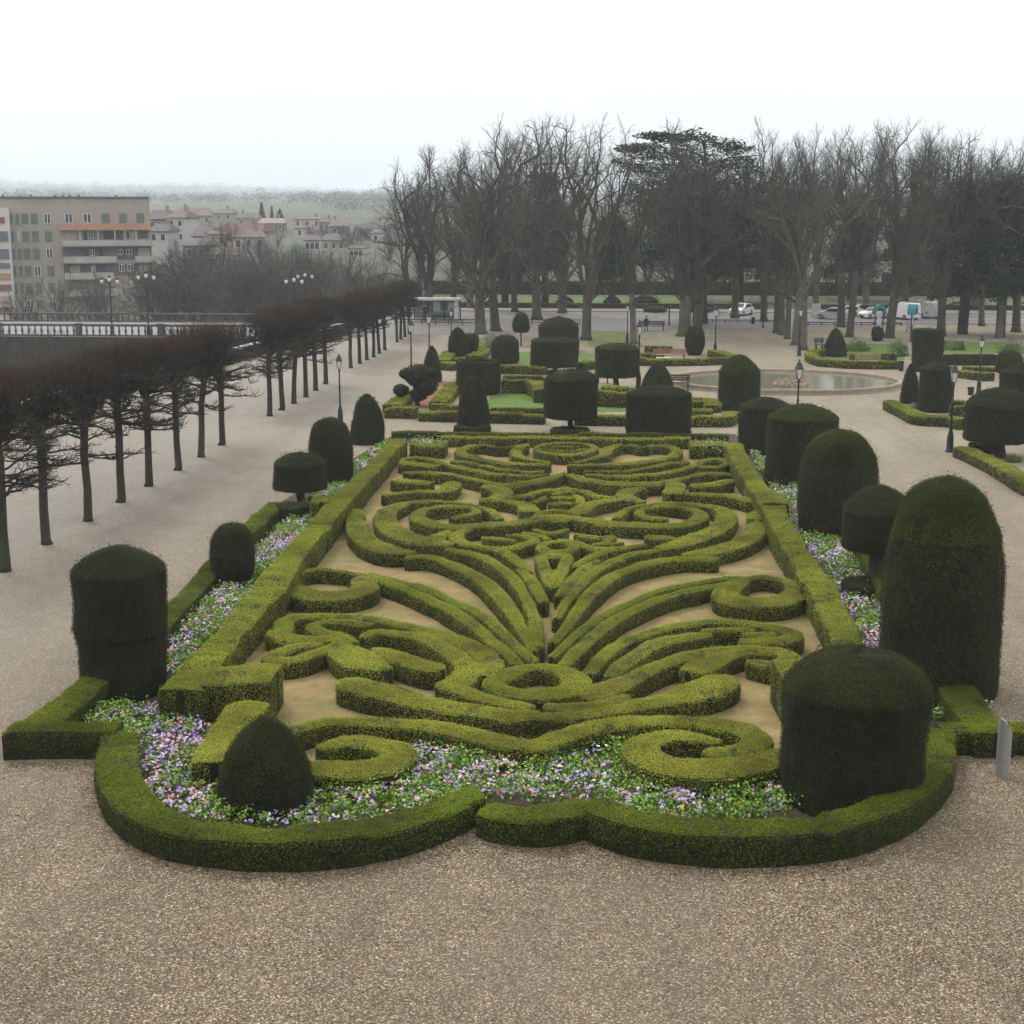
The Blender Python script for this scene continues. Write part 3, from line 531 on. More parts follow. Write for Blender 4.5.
# ---------------------------------------------------------------- flower beds
def flowers(name, poly, lab, dens=1.0, mix=(0.5, 0.5), seed=0, soil=M_SOIL):
    rng = np.random.default_rng(seed); W = np.array([P(u, v, 0)[:2] for u, v in poly])
    lo, hi = W.min(0), W.max(0); n0 = int((hi-lo).prod()*46*dens); pts = rng.uniform(lo, hi, (n0, 2))
    x, y = pts[:, 0], pts[:, 1]; ins = np.zeros(n0, bool)
    for i in range(len(W)):
        (x1, y1), (x2, y2) = W[i], W[i-1]
        c = ((y1 > y) != (y2 > y)) & (x < (x2-x1)*(y-y1)/(y2-y1+1e-12)+x1); ins ^= c
    pts = pts[ins]; n = len(pts); g = Geo(); d = np.hypot(pts[:, 0], pts[:, 1]); s = np.maximum(0.045, 1.5*d/FE)
    # clumps of fresh leaves
    k = 26; clump = snoise(np.column_stack([pts, np.zeros(n)]), 0.5, 1)
    green = rng.random(n) < np.clip(0.52+0.42*clump, 0.18, 0.93)
    gp = pts[green]; hh = rng.uniform(.10, .30, len(gp)); off = rng.normal(size=(len(gp)*k, 3))*np.array([.10, .10, .06])
    C = np.column_stack([np.repeat(gp, k, 0), np.repeat(hh, k)])+off
    g.leaves(C, off/np.linalg.norm(off, axis=1)[:, None], np.repeat(s[green], k)*1.5, up=0.5, rnd=0.4, m=0)
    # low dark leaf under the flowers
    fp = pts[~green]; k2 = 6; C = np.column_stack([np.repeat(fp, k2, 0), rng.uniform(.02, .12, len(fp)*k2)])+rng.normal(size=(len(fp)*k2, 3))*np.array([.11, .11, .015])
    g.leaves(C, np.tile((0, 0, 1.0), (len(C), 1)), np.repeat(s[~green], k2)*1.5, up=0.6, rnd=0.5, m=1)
    # blooms: two or three petals each
    k3 = 4; cl = rng.choice(7, size=len(fp), p=[.26, .28, .09, .20, .09, .07, .01]); cz = rng.uniform(.13, .26, (len(fp), k3))
    bl = np.column_stack([np.repeat(fp, k3, 0)+rng.normal(size=(len(fp)*k3, 2))*.07, cz.ravel()])
    cc = np.repeat(cl, k3); sw = rng.random(len(cc)) < 0.12; cc = np.where(sw, rng.choice(7, size=len(cc), p=[.26, .24, .14, .18, .10, .07, .01]), cc)
    ss = np.repeat(s[~green], k3)*0.95
    for c in range(7):
        q = bl[cc == c]
        if not len(q): continue
        for r in range(3):
            jj = rng.normal(size=q.shape)*np.array([.014, .014, .01]); nn = np.tile((0, -.45, .8), (len(q), 1))
            g.leaves(q+jj, nn, ss[cc == c]*1.2, up=0.2, rnd=0.4, m=2+c, asp=0.95)
    V = np.column_stack([W, np.full(len(W), .012)]); c = V.mean(0)
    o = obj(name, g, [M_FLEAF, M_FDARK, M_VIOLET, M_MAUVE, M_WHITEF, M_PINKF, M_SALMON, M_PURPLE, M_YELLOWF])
    o['kind'] = 'stuff'; tag(o, lab, 'flower bed', 'flower beds of the parterre')
    # bare soil under the plants
    bm = bpy.data.meshes.new('flower_bed_soil'); bm.from_pydata([tuple(v) for v in V], [], [tuple(range(len(V)))]); bm.materials.append(soil)
    struct(link('flower_bed_soil', bm))
    return o
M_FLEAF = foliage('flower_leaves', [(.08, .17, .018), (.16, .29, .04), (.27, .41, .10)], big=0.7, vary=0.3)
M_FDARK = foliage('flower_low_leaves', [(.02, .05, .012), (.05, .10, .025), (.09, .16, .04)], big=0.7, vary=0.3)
def petal(name, a, b): return foliage(name, [a, b, tuple(min(.95, x*1.15) for x in b)], big=1.0, vary=0.15)
M_VIOLET = petal('violet_petals', (.22, .18, .44), (.38, .32, .60)); M_MAUVE = petal('mauve_petals', (.40, .32, .52), (.58, .48, .68)); M_WHITEF = petal('white_petals', (.58, .53, .54), (.74, .70, .70))
M_PINKF = petal('pink_petals', (.52, .26, .32), (.68, .42, .48)); M_SALMON = petal('salmon_petals', (.55, .16, .12), (.72, .34, .26)); M_PURPLE = petal('purple_petals', (.07, .03, .20), (.16, .08, .36)); M_YELLOWF = petal('yellow_petals', (.7, .45, .03), (.8, .6, .08))
flowers('flower_bed', [(72,722),(90,712),(150,712),(205,716),(212,765),(235,795),(325,795),(330,785),(400,776),(418,742),(470,752),(540,764),(600,748),(640,750),(640,775),(700,792),(778,786),(790,820),(700,832),(600,812),(480,802),(430,815),(330,834),(200,828),(150,805),(142,760),(120,742)], 'pansy and primula bed filling the curved near end of the parterre', 1.15, seed=1)
flowers('flower_bed', [(162,668),(176,640),(200,612),(226,585),(262,548),(300,512),(336,482),(384,446),(396,446),(362,474),(318,524),(292,552),(266,590),(246,612),(215,650),(190,678),(170,686)], 'narrow bed of pale pansies between left border and left parterre wall', 1.0, seed=2)
flowers('flower_bed', [(746,444),(762,462),(790,486),(815,512),(850,555),(880,600),(900,640),(936,712),(985,708),(988,724),(934,726),(900,712),(872,664),(850,622),(822,576),(800,545),(784,510),(762,474)], 'narrow bed of pale pansies between right parterre wall and domed yews', 1.0, seed=3)
# silvery foliage plants on the corner blocks
M_SILVER = foliage('silver_leaves', [(.22, .28, .16), (.32, .38, .24), (.42, .48, .36)])
for (u, v, lab) in ((424, 441.5, 'silver-grey foliage plant in the far left parterre corner'), (714, 443.5, 'silver-grey foliage plant in the far right parterre corner')):
    g = Geo(); c = P(u, v, .62); off = RNG.normal(size=(420, 3))*np.array([.38, .45, .10]); g.leaves(c+off, off, .09, m=0); sp_ = link('silver_plant', None, loc=(c[0], c[1], 0)); tag(sp_, lab, 'plant'); fo_ = obj('foliage', g, [M_SILVER], sp_); fo_.location = (-float(c[0]), -float(c[1]), 0)
# ---------------------------------------------------------------- clipped yews
def topiary(lab, u, vb, vt, wpx, prof, mat=None, crown_vb=None, trunk_w=0.0, pad=None, cover=1.35, lump=0.07, sy=1.0, name='clipped_yew', group='clipped yews round the gardens', cat='topiary', lk=1.05, pts_n=28, dark_low=True):
    """prof: (radius fraction, height fraction) from the foot of the foliage to its top"""
    mat = mat or M_YEW
    base = P(u, vb, 0); R = wpx/ppm(vb)/2*.955; Ht = hgt(vb, vt); z0 = hgt(vb, crown_vb) if crown_vb else 0.0
    d = float(np.hypot(base[0], base[1])); s = leaf_size(d, lk, .030)
    root = link(name, None, loc=base); tag(root, lab, cat, group)
    pr = np.array(prof, float); zz = np.linspace(0, 1, 0)
    # refine the profile
    fine = [pr[0]]
    for a, b in zip(pr[:-1], pr[1:]):
        k = max(1, int(np.ceil(np.hypot((b[0]-a[0])*R, (b[1]-a[1])*(Ht-z0))/0.25)))
        for j in range(1, k+1): fine.append(a+(b-a)*j/k)
    fine = np.array(fine); fp = np.column_stack([fine[:, 0]*R, z0+fine[:, 1]*(Ht-z0)])
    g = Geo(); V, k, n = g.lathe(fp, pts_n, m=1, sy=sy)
    V = g.v[0]; rr = np.maximum(np.hypot(V[:, 0], V[:, 1]), 1e-6); w = V+base
    dis = snoise(w, 0.16, 1)*lump*1.1+snoise(w, 0.5, 3)*lump*.6+snoise(w, 1.1, 2)*lump*0.45
    V[:, :2] += V[:, :2]/rr[:, None]*(dis*np.minimum(1, rr/(0.3*R)))[:, None]; V[:, 2] += dis*0.5*np.clip((V[:, 2]-z0)/(Ht-z0), 0, 1)
    q = g.q[0]; A = area(V, q); n_l = int(A*cover/(s*s*0.42))
    pos, nor = scatter(V, q, n_l, jit=0.05)
    # sheared gaps, and flank leaves thinned so the dark core imitates side shade
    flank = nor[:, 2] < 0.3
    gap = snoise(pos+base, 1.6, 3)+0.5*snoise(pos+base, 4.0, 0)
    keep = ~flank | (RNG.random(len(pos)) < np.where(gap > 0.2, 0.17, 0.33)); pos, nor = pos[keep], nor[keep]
    hole = snoise(pos+base, .55, 1)+.7*snoise(pos+base, 1.9, 3); keep = (hole < .85) | (RNG.random(len(pos)) < .25); pos, nor = pos[keep], nor[keep]
    k = max(6, len(pos)//55); si = RNG.integers(0, len(pos), k); so_ = pos[si]+nor[si]*RNG.uniform(.02, .12, k)[:, None]; g.leaves(np.vstack([so_, so_+RNG.normal(size=so_.shape)*.025]), np.vstack([nor[si]]*2), s*1.15, up=.6, rnd=.9, m=0)
    tp = nor[:, 2] > .3
    g.leaves(pos[tp], nor[tp], s, up=.9, rnd=.42, m=0); g.leaves(pos[~tp], nor[~tp], s, up=0.12, rnd=0.42, m=0)
    f = obj('foliage', g, [mat, M_YEWCORE], root)
    if trunk_w:
        tg = Geo(); rw = trunk_w/ppm(vb)/2
        tg.tube([(0, 0, -.05), (.02, 0, z0*.35), (-.02, .02, z0*.7), (0, 0, z0+.25)], [rw*1.25, rw, rw*.95, rw*1.1], 9)
        obj('trunk', tg, [M_BARK], root, True)
    return root
M_BARK = plain('bark', (.055, .045, .035), 0.9, 0.5, 6.0, bump=0.8, bscale=25)
# outlines
CONECAP = lambda cap, lo=1.0, belly=1.0: [(lo*.96, 0), (lo, .04), (belly, .5), (1.0, cap-.012), (.99, cap+.004), (.93, cap+(1-cap)*.14), (.74, cap+(1-cap)*.42), (.52, cap+(1-cap)*.68), (.3, cap+(1-cap)*.88), (.13, .985), (.02, 1)]
DOME = [(.93, 0), (.97, .1), (1, .3), (1, .5), (.975, .62), (.91, .73), (.80, .83), (.63, .915), (.42, .965), (.2, .99), (.02, 1)]
BELL = [(.93, 0), (1, .06), (.985, .2), (.92, .4), (.80, .6), (.62, .78), (.42, .9), (.22, .97), (.02, 1)]
POINT = [(.93, 0), (1, .08), (.97, .22), (.86, .42), (.68, .62), (.46, .80), (.26, .92), (.1, .98), (.02, 1)]
FULL = [(.95, 0), (1, .1), (.99, .24), (.93, .41), (.77, .62), (.53, .82), (.28, .935), (.11, .985), (.02, 1)]
EGG = [(.55, 0), (.78, .12), (.95, .32), (1, .52), (.93, .72), (.74, .88), (.45, .97), (.02, 1)]
DRUM = lambda cap: [(.3, 0), (.9, .005), (.99, .03), (1, .3), (1, cap-.02), (.99, cap), (.85, cap+(1-cap)*.3), (.55, cap+(1-cap)*.68), (.25, .95), (.02, 1)]
BALL = [(.25, 0), (.7, .1), (.95, .3), (1, .5), (.93, .72), (.72, .89), (.4, .98), (.02, 1)]

# tall cylinder at the near left corner: the lower third is cut back
topiary('tall dark cylinder yew with shallow cone top at the near left corner', 125, 690, 541, 93, [(.90, 0), (.93, .05), (.92, .32), (.94, .40), (1, .43), (1, .6), (1, .832), (.99, .846), (.93, .868), (.74, .912), (.52, .95), (.3, .98), (.13, .994), (.02, 1)], sy=1.0)
topiary('squat pointed beehive yew in the front flower bed on the left', 265.5, 806, 708, 106, FULL, sy=.95)
topiary('small egg-shaped yew in the narrow left flower bed', 233.5, 586, 521, 47, EGG)
topiary('mushroom yew with a flat table-like head in the left flower bed', 301, 508, 451, 54, DRUM(.72), crown_vb=488, trunk_w=9)
topiary('round-topped bullet yew behind the table-headed yew on the left', 331.5, 486, 416, 48, DOME)
topiary('small pointed cone yew at the far end of the left flower bed', 368, 443, 393, 36, FULL)
topiary('narrow bell yew on a short stem behind the far parterre wall', 472.5, 431, 375.5, 37, BELL, crown_vb=425.5, trunk_w=4)
topiary('drum yew on a bare stem in the middle of the far parterre wall', 570.5, 432, 368, 55, DRUM(.80), crown_vb=417, trunk_w=6)
topiary('wide blocky drum yew standing at the right of the far parterre wall', 658.5, 437, 384, 69, CONECAP(.84), sy=.8)
topiary('half-hidden cylinder yew at the far end of the right flower bed', 764, 452, 396, 54, CONECAP(.84))
topiary('broad flat-domed cylinder yew in the right flower bed', 799, 485, 401, 74, CONECAP(.83), M_YEWG)
topiary('green bullet-shaped yew in the middle of the right row', 836, 535, 427, 82, DOME, M_YEWG)
topiary('umbrella yew on a stout stem between the two domed yews on the right', 876, 591, 481, 78, DRUM(.62), crown_vb=546, trunk_w=17)
topiary('tallest domed yew, a great thimble at the right edge of the parterre', 936, 690, 467, 124, DOME, M_YEWG)
topiary('squat drum yew with a domed lid in the near right corner', 850.5, 796, 643, 152, [(1.0, 0), (1.0, .1), (.985, .4), (.98, .752), (.965, .772), (.86, .835), (.66, .915), (.42, .968), (.2, .992), (.02, 1)])
# round collars of clipped box under two standard yews
def collar(lab, u, v, wpx, hz):
    g = Geo(); c = P(u, v, 0); R = wpx/ppm(v)/2-.3
    hedge_geo(g, [(c[0]+R*math.cos(a), c[1]+R*math.sin(a), .6) for a in np.linspace(0, 2*math.pi, 10, endpoint=False)], hz, 1, True, cover=1.0)
    tag(obj('box_hedge', g, [M_YEW, M_BOXCORE]), lab, 'hedge', 'round hedge collars at the feet of yews')
collar('dark round hedge collar round the foot of the narrow bell yew', 472.5, 434, 38, .4)
collar('dark round hedge collar round the foot of the stemmed drum yew', 570, 435, 40, .3)
collar('dark round hedge collar under the umbrella yew on the right', 868, 596, 54, .4)
collar('dark square-looking hedge collar under the table-headed left yew', 293, 520, 34, .55)
# the gardens beyond the parterre
topiary('cone yew behind the wide blocky drum near the fountain', 657.5, 393, 361, 33, POINT)
topiary('stout round-shouldered pepperpot yew in front of the fountain', 738, 409, 353.5, 44, CONECAP(.68), M_YEWG)
topiary('pointed cone yew beside the ragged cloud yew in the far left plot', 432, 382, 345, 21, POINT)
topiary('wide hollow-topped drum yew at the back of the lawn plot', 479, 393, 359.5, 48, [(.95, 0), (1, .06), (1, .5), (1, .93), (.97, .985), (.86, 1), (.74, .97), (.7, .88), (.3, .86), (.02, .86)])
topiary('drum yew on a short stem between the lawn plots', 555, 372, 338, 50, DRUM(.93), crown_vb=366, trunk_w=5)
topiary('domed drum yew standing behind the stemmed drum between the lawns', 558, 351, 316, 43, DRUM(.72))
topiary('standard drum yew beside the lamp post at the fountain path', 616, 389, 342.5, 46, DRUM(.86), M_YEWG, crown_vb=376, trunk_w=6)
topiary('rounded cone yew at the far left corner of the plots', 458, 359, 327, 21, BELL, crown_vb=356, trunk_w=3)
topiary('small dark ball yew next to the far left cone', 470, 357, 334, 15, BALL, lump=.12)
topiary('loose round box bush beside the hollow-topped drum', 505, 363, 334, 30, [(.9, 0), (1, .2), (1, .5), (.9, .75), (.7, .9), (.4, .98), (.02, 1)], M_YEW, lump=.14)
topiary('small lollipop yew in front of the big bare trunks', 521, 346, 312.5, 19, [(.75, 0), (.95, .12), (1, .35), (.9, .62), (.62, .86), (.3, .97), (.02, 1)], lump=.1, crown_vb=332, trunk_w=1.5)
topiary('upright oval yew at the near corner of the far hedge bed beside the path', 694.5, 355, 325.5, 21, EGG)
topiary('teardrop yew at the rounded end of the bed beyond the fountain', 834.5, 356, 327.5, 25, POINT)
topiary('tall square column yew in the far bed on the right', 926.5, 371, 328, 33, CONECAP(.97), sy=.85)
topiary('slim cone yew squeezed beside the drum in the right bed', 909, 403, 362.5, 22, POINT)
topiary('domed drum yew in the right bed by the lamp post', 934.5, 411, 361, 35, CONECAP(.86))
topiary('broad umbrella yew with a conical lid at the right edge', 998, 457, 385, 72, DRUM(.68), crown_vb=440, trunk_w=14)
topiary('dark drum yew at the right edge behind the umbrella yew', 1019, 408, 361, 44, CONECAP(.80))
topiary('low dark mound yew far back at the right edge', 1008, 376, 350, 30, BALL)
topiary('small clipped bush under the first turquoise canopy', 877, 341, 327, 13, BALL)
# ragged cloud-pruned yew
def cloud_yew(u, vb):
    base = P(u, vb, 0); k = 1/ppm(vb); root = link('cloud_yew', None, loc=base)
    tag(root, 'ragged cloud-pruned yew on a leaning stem with a gap in its crown', 'topiary', None)
    g = Geo(); s = .1
    for (x, z, r, q) in ((3, 31, 15, .8), (10, 22, 13, .9), (-8, 33, 9, .7), (-15, 16, 8.5, .75), (14, 33, 9, .8), (3, 12, 9, .8)):
        c = np.array((x*k, 0, z*k)); n = int(r*r*5.5); D = RNG.normal(size=(n, 3)); D /= np.linalg.norm(D, axis=1)[:, None]
        rr = r*k*(1+.12*snoise(D*2, .6, 1))[:, None]
        g.leaves(c+D*rr*np.array((1, .9, q)), D, s, up=.4, m=0)
        V, a, b = g.lathe([(0.02, -r*k*q*.92)]+[(r*k*.93*math.cos(t), r*k*.92*q*math.sin(t)) for t in np.linspace(-1.3, 1.3, 8)]+[(0.02, r*k*q*.92)], 14, c, m=1)
    obj('foliage', g, [M_YEW, M_YEWCORE], root)
    t = Geo(); t.tube([(2*k, 0, -.05), (1*k, 0, 7*k), (4*k, 0, 16*k), (2*k, 0, 28*k)], [.16, .13, .12, .08], 8); t.tube([(1*k, 0, 9*k), (-8*k, 0, 14*k), (-13*k, 0, 18*k)], [.09, .07, .05], 6)
    obj('trunk', t, [M_BARK], root, True)
cloud_yew(416, 406)
# ---------------------------------------------------------------- the gardens beyond the cross path
MG = 'low box hedges of the far garden plots'
def low(lab, pts, hz=.5, mat=None, cap=.05, **kw): return wall(lab, pts, hz, mat or M_BOX, group=MG, cap=cap, lump=.03, cover=1.0, **kw)
low('low box hedge closing the near left corner of the left plot', [(386,408,.8),(402,408.3,.8),(417,408.6,.8)])
low('low box hedge running up the outer left side of the left plot', [(392,404.5,1.0),(401,397,1.0),(409,390,1.0)])
low('low box hedge in front of the lawn left of the narrow bell yew', [(420,411,.9),(440,411.4,.9),(457,411.8,.9)])
low('low box hedge in front of the lawn between bell yew and stemmed drum', [(489,413,.8),(515,413.4,.8),(545,414,.8)])
low('low box hedge in front of the small lawn left of the wide blocky drum', [(575,415,.8),(600,415.4,.8),(626,415.6,.8)])
low('low box hedge corner right of the wide blocky drum', [(691,416.4,.8),(710,416.6,.8),(726,416.4,.9),(732,412.6,.8),(745,412.8,.7)])
low('low box hedge slanting back between red earth and the hollow drum', [(438,402,1.0),(446,392,1.0),(454,383,1.0)])
low('thin inner box hedge at the front of the red earth bed', [(432,405,.5),(444,405,.5),(457,405.2,.5)], .4)
low('thin inner box hedge edging the front of the lawn', [(489,409,.45),(520,409.4,.45),(545,410,.45)], .3)
low('tall-faced box hedge at the back of the lawn', [(502,379.6,.7),(518,379.8,.7),(533,380.2,.7)], .8)
low('thick box stub turning forward at the back corner of the lawn', [(534,381,1.1),(541,384,1.2),(543,389,1.1)], .8)
low('box hedge along the middle path behind the hollow drum', [(500,366,.7),(520,366.4,.7),(546,367,.7)])
low('thin box strip in front of the middle path', [(503,376.6,.4),(525,376.8,.4),(544,377,.4)], .35)
low('short box hedge left of the hollow drum by the middle path', [(440,362.5,.8),(448,362.8,.8),(456,363,.8)])
low('box hedge running up beside the far left cone', [(442,361,1.0),(446,356,1.0),(450,351,.9)])
low('bright box hedge running up behind the hollow drum', [(474,356,1.2),(479,352,1.2),(484,347.5,1.1)], .5, M_LIME)
low('small box hedge at the head of the far left plot', [(474,345.5,.7),(481,345.6,.7),(489,345.8,.7)])
low('dark box edging at the foot of the far left cone', [(446,358,.8),(453,357.6,.8),(462,357.4,.8)], .35)
low('tall box hedge under the standard drum beside the lamp', [(598,391.8,.7),(612,392.4,.7),(627,393,.7)], .8)
low('dark box collar hedge at the foot of the standard drum', [(602,387,1.0),(615,387.2,1.1),(628,387.4,1.0)], .4)
low('short box hedge behind the standard drum', [(580,363,.7),(587,362,.8),(594,361,.7)])
low('bright curled box pad left of the pepperpot yew', [(697,401,.7),(704,398.6,1.0),(711,400,1.1),(713,404,.9)], .45, M_LIME, cap=.8)
low('straight box hedge below the curled pad by the fountain', [(690,408.6,.7),(701,409,.7),(712,409,.7)])
low('short dark box stub beside the dark red bench', [(690,397.6,.6),(695,398,.6),(700,399,.6)])
low('box hedge edging the far bed on the fountain side', [(640,358.4,.8),(670,358.6,.8),(705,358,.8),(735,356.6,.8)])
low('box hedge on the right end of the far bed under the oval yew', [(734,355,.8),(722,351.8,.9),(712,349.6,.8)])
low('small dark box hedge at the back of the far bed', [(645,346,.8),(658,346,.8),(671,346.4,.8)])
low('second thin box strip in the far bed left of the bench', [(640,354,.5),(652,354,.5),(664,354,.5)], .35)
low('rounded front box hedge of the bed beyond the fountain', [(822,350,.8),(812,351.4,.8),(812,355,.8),(820,358.6,.8),(834,360,.8),(850,361.2,.8),(875,361.6,.8),(900,361.6,.8)], cap=.5)
low('inner box hedge of the bed beyond the fountain', [(850,353.6,.6),(872,353.8,.6),(896,354,.6)])
low('angled box hedge in front of the slim cone and domed drum', [(890,400.6,.8),(901,406,.85),(914,412,.9),(922,415,.9),(938,416,.8),(952,416.6,.8),(963,420,.8)], .5, M_LIME)
low('short box hedge right of the domed drum by the bin', [(950,401,.5),(957,401.2,.5),(964,401.6,.5)])
low('second short box hedge right of the domed drum', [(950,406,.6),(958,406.4,.6),(966,407,.6)])
low('long dark box hedge across the far right lawn', [(941,355,.7),(970,355.2,.7),(1004,355.4,.7)], .7, M_YEWG)
low('flat green box hedge right of the square column yew', [(960,369.6,.9),(974,371.4,.9),(989,373.4,.9)])
low('thin box strip beyond the tall lamp on the right', [(963,365,.5),(982,366,.5),(1001,367,.5)], .35)
low('low box hedge edging the path at the right edge of the garden', [(961,446,.8),(972,450,.85),(987,457,.85),(1006,467,.85),(1024,477.5,.85),(1040,486,.85)], .5, M_BOX)
low('low box hedge behind the umbrella yew at the right edge', [(972,444,.6),(985,443.6,.6),(1000,444,.6)])
# lawns
def lawn(lab, poly, n=70, hh=.05, cols=None):
    W = np.array([P(u, v)[:2] for u, v in poly]); sheet('lawn', W, .008, M_LAWN, lab)
M_LAWN = None
def lawnmat():
    t = NT('lawn_grass'); p = t.pos(); nz = t.noise(p, 1.2, 6.0, .7); n2 = t.noise(p, 22, 4.0, .7)
    c = t.ramp(nz, [(.3, (.065, .120, .018)), (.6, (.105, .175, .028)), (.8, (.140, .190, .040))]); c = t.mix(t.val(n2, .4, .7, 0, .45), c, (.045, .09, .015))
    t.base(c, .9); t.bump(n2, 1.0, .05); return t.m
M_LAWN = lawnmat()
def roughmat():
    t = NT('rough_grass'); p = t.pos(); nz = t.noise(p, .8, 6.0, .7)
    t.base(t.ramp(nz, [(.3, (.085, .115, .03)), (.55, (.14, .15, .055)), (.8, (.21, .18, .10))]), .95); t.bump(t.noise(p, 15, 4.0), 1.0, .06); return t.m
M_ROUGH = roughmat()
for lab, poly in (('lawn in front of the hollow-topped drum yew', [(486,409.6),(490,396),(503,388),(538,389),(546,396),(546,409.8)]),
                  ('small lawn left of the wide blocky drum yew', [(574,404),(626,405),(626,412),(574,412)]),
                  ('small lawn behind the loose box bush', [(519,352),(532,352),(532,364),(519,364)]),
                  ('small lawn behind the standard drum yew', [(579,354),(596,354),(596,361),(579,361)]),
                  ('lawn strip in the far bed on the right', [(940,342),(1004,342),(1004,353),(940,353)]),
                  ('lawn in the bed beyond the fountain', [(818,348),(830,344),(900,344),(905,360),(830,359)])):
    lawn(lab, poly)
for lab, poly in (('rough grass between the big tree trunks', [(585,330),(632,332),(644,347),(588,347)]), ('rough grass under the double-trunked trees', [(470,338),(512,338),(512,350),(470,352)])):
    W = np.array([P(u, v)[:2] for u, v in poly]); sheet('rough_grass', W, .008, M_ROUGH, lab)
M_RED = plain('red_earth', (.20, .085, .05), .95, .35, 1.5, bump=.6)
sheet('red_earth', [P(u, v) for u, v in ((404,408.6),(417,399),(430,389),(444,381),(452,383),(441,395),(433,408))], .008, M_RED)
# fresh green shrubs in the far beds
M_FRESH = foliage('fresh_shrub_leaves', [(.06, .11, .02), (.10, .17, .035), (.15, .22, .06)], big=.8)
M_GREY = foliage('grey_shrub_leaves', [(.14, .16, .10), (.20, .22, .14), (.27, .28, .19)], big=.8)
def shrub(lab, u, vb, wpx, vt, mat, n=1500, s=.12):
    b = P(u, vb); r = wpx/ppm(vb)/2; h = hgt(vb, vt); g = Geo(); D = RNG.normal(size=(n, 3)); D /= np.linalg.norm(D, axis=1)[:, None]; D[:, 2] = np.abs(D[:, 2])
    k = RNG.uniform(.45, 1.0, n)[:, None]*(1+.25*snoise(D, .8, 2))[:, None]; C = D*k*np.array((r, r*.8, h))
    g.leaves(C, D, s, up=.3, rnd=.6, m=0)
    st = Geo()
    for i in range(7):
        a = i*.9; st.tube([(0, 0, -.03), (math.cos(a)*r*.3, math.sin(a)*r*.25, h*.35), (math.cos(a)*r*.6, math.sin(a)*r*.5, h*.75)], [.03, .022, .012], 5)
    root = link('leafy_shrub', None, loc=b); tag(root, lab, 'shrub', 'loose leafy shrubs in the far beds'); obj('foliage', g, mat, root); obj('stem', st, M_BARK, root)
shrub('fresh green shrub left of the ball yew in the bed beyond the fountain', 858, 351, 26, 338, M_FRESH)
shrub('bright green shrub by the square column yew', 899, 356, 22, 338, M_FRESH)
shrub('fresh green shrub on the far right lawn', 955, 350, 24, 339, M_FRESH)
shrub('fresh green shrub at the right edge of the far lawn', 1012, 354, 30, 338, M_FRESH)
shrub('grey-green shrub behind the loose box bush', 492, 348, 24, 332, M_GREY)
shrub('low grey plant at the foot of the slim cone and drum yews', 914, 409, 12, 403, M_GREY, 700)
shrub('small fresh plant beside the umbrella yew stem at the edge', 1014, 462, 18, 454, M_FRESH, 600, .08)
shrub('pale yellow-green sprig under the umbrella yew by the domes', 868, 560, 12, 545, M_FRESH, 160, .07)

# ---------------------------------------------------------------- fountain
M_RIM = plain('fountain_stone', (.25, .205, .15), .8, .2, 2.0, bump=.3, bscale=12)
def watermat():
    t = NT('pond_water'); t.base((.17, .165, .12), .10); t.b.inputs['Specular IOR Level'].default_value = .5
    t.bump(t.noise(t.pos(), 1.6, 3.0), .25, .03); return t.m
M_WATER = watermat()
FL, FR, FT, FB = P(668, 383.5), P(899, 383.5), P(784, 373.6), P(784, 395.2)
fc = (FL+FR)/2; fa = np.linalg.norm(FR-FL)/2; fb = abs(FT[1]-FB[1])/2; fc[1] = (FT[1]+FB[1])/2
root = link('fountain', None, loc=fc); tag(root, 'large round stone fountain basin beyond the parterre', 'fountain')
g = Geo(); prof = [(1.0, -.1), (1.0, .28), (.995, .32), (.965, .32), (.962, .28), (.958, -.1)]
g.lathe([(r*fa, z) for r, z in prof], 96, sy=fb/fa); obj('rim', g, M_RIM, root)
g = Geo(); g.lathe([(1.035*fa, 0), (1.035*fa, .05), (1.0*fa, .05)], 96, sy=fb/fa); obj('plinth', g, M_RIM, root)
g = Geo(); g.lathe([(fa*.958, .16), (fa*.5, .16), (.01, .16)], 96, sy=fb/fa); struct(obj('fountain_water', g, M_WATER, None, False, loc=fc))
M_ROCK = plain('fountain_rock', (.21, .160, .105), .9, .35, 2.5, bump=.6, bscale=9)
for i, (du, dv, r) in enumerate(((777,389,.26),(780,386,.24),(784,390,.3),(787,387,.28),(783,384.5,.22),(790,389.5,.24),(796,389,.3),(800,386.5,.26),(803,389.5,.27),(806,388,.22),(793,386,.22),(775,387,.22),(781,388.5,.25),(800,389.5,.22),(788,384.8,.2))):
    g = Geo(); c = P(du, dv); a = np.linspace(-1.4, 1.5, 6); g.lathe([(max(.02, r*math.cos(t)), r*.85*math.sin(t)+r*.4) for t in a], 9)
    V = g.v[0]; V *= (1+.30*snoise(V+i*7.3, .9, i % 4)+.22*snoise(V+i*3.1, 2.2, (i+1) % 4))[:, None]
    o = obj('fountain_rock', g, M_ROCK, None, False, loc=(c[0], c[1], .1)); tag(o, 'tawny rough rock piled in the middle of the fountain', 'rock', 'tawny rocks heaped in the fountain')
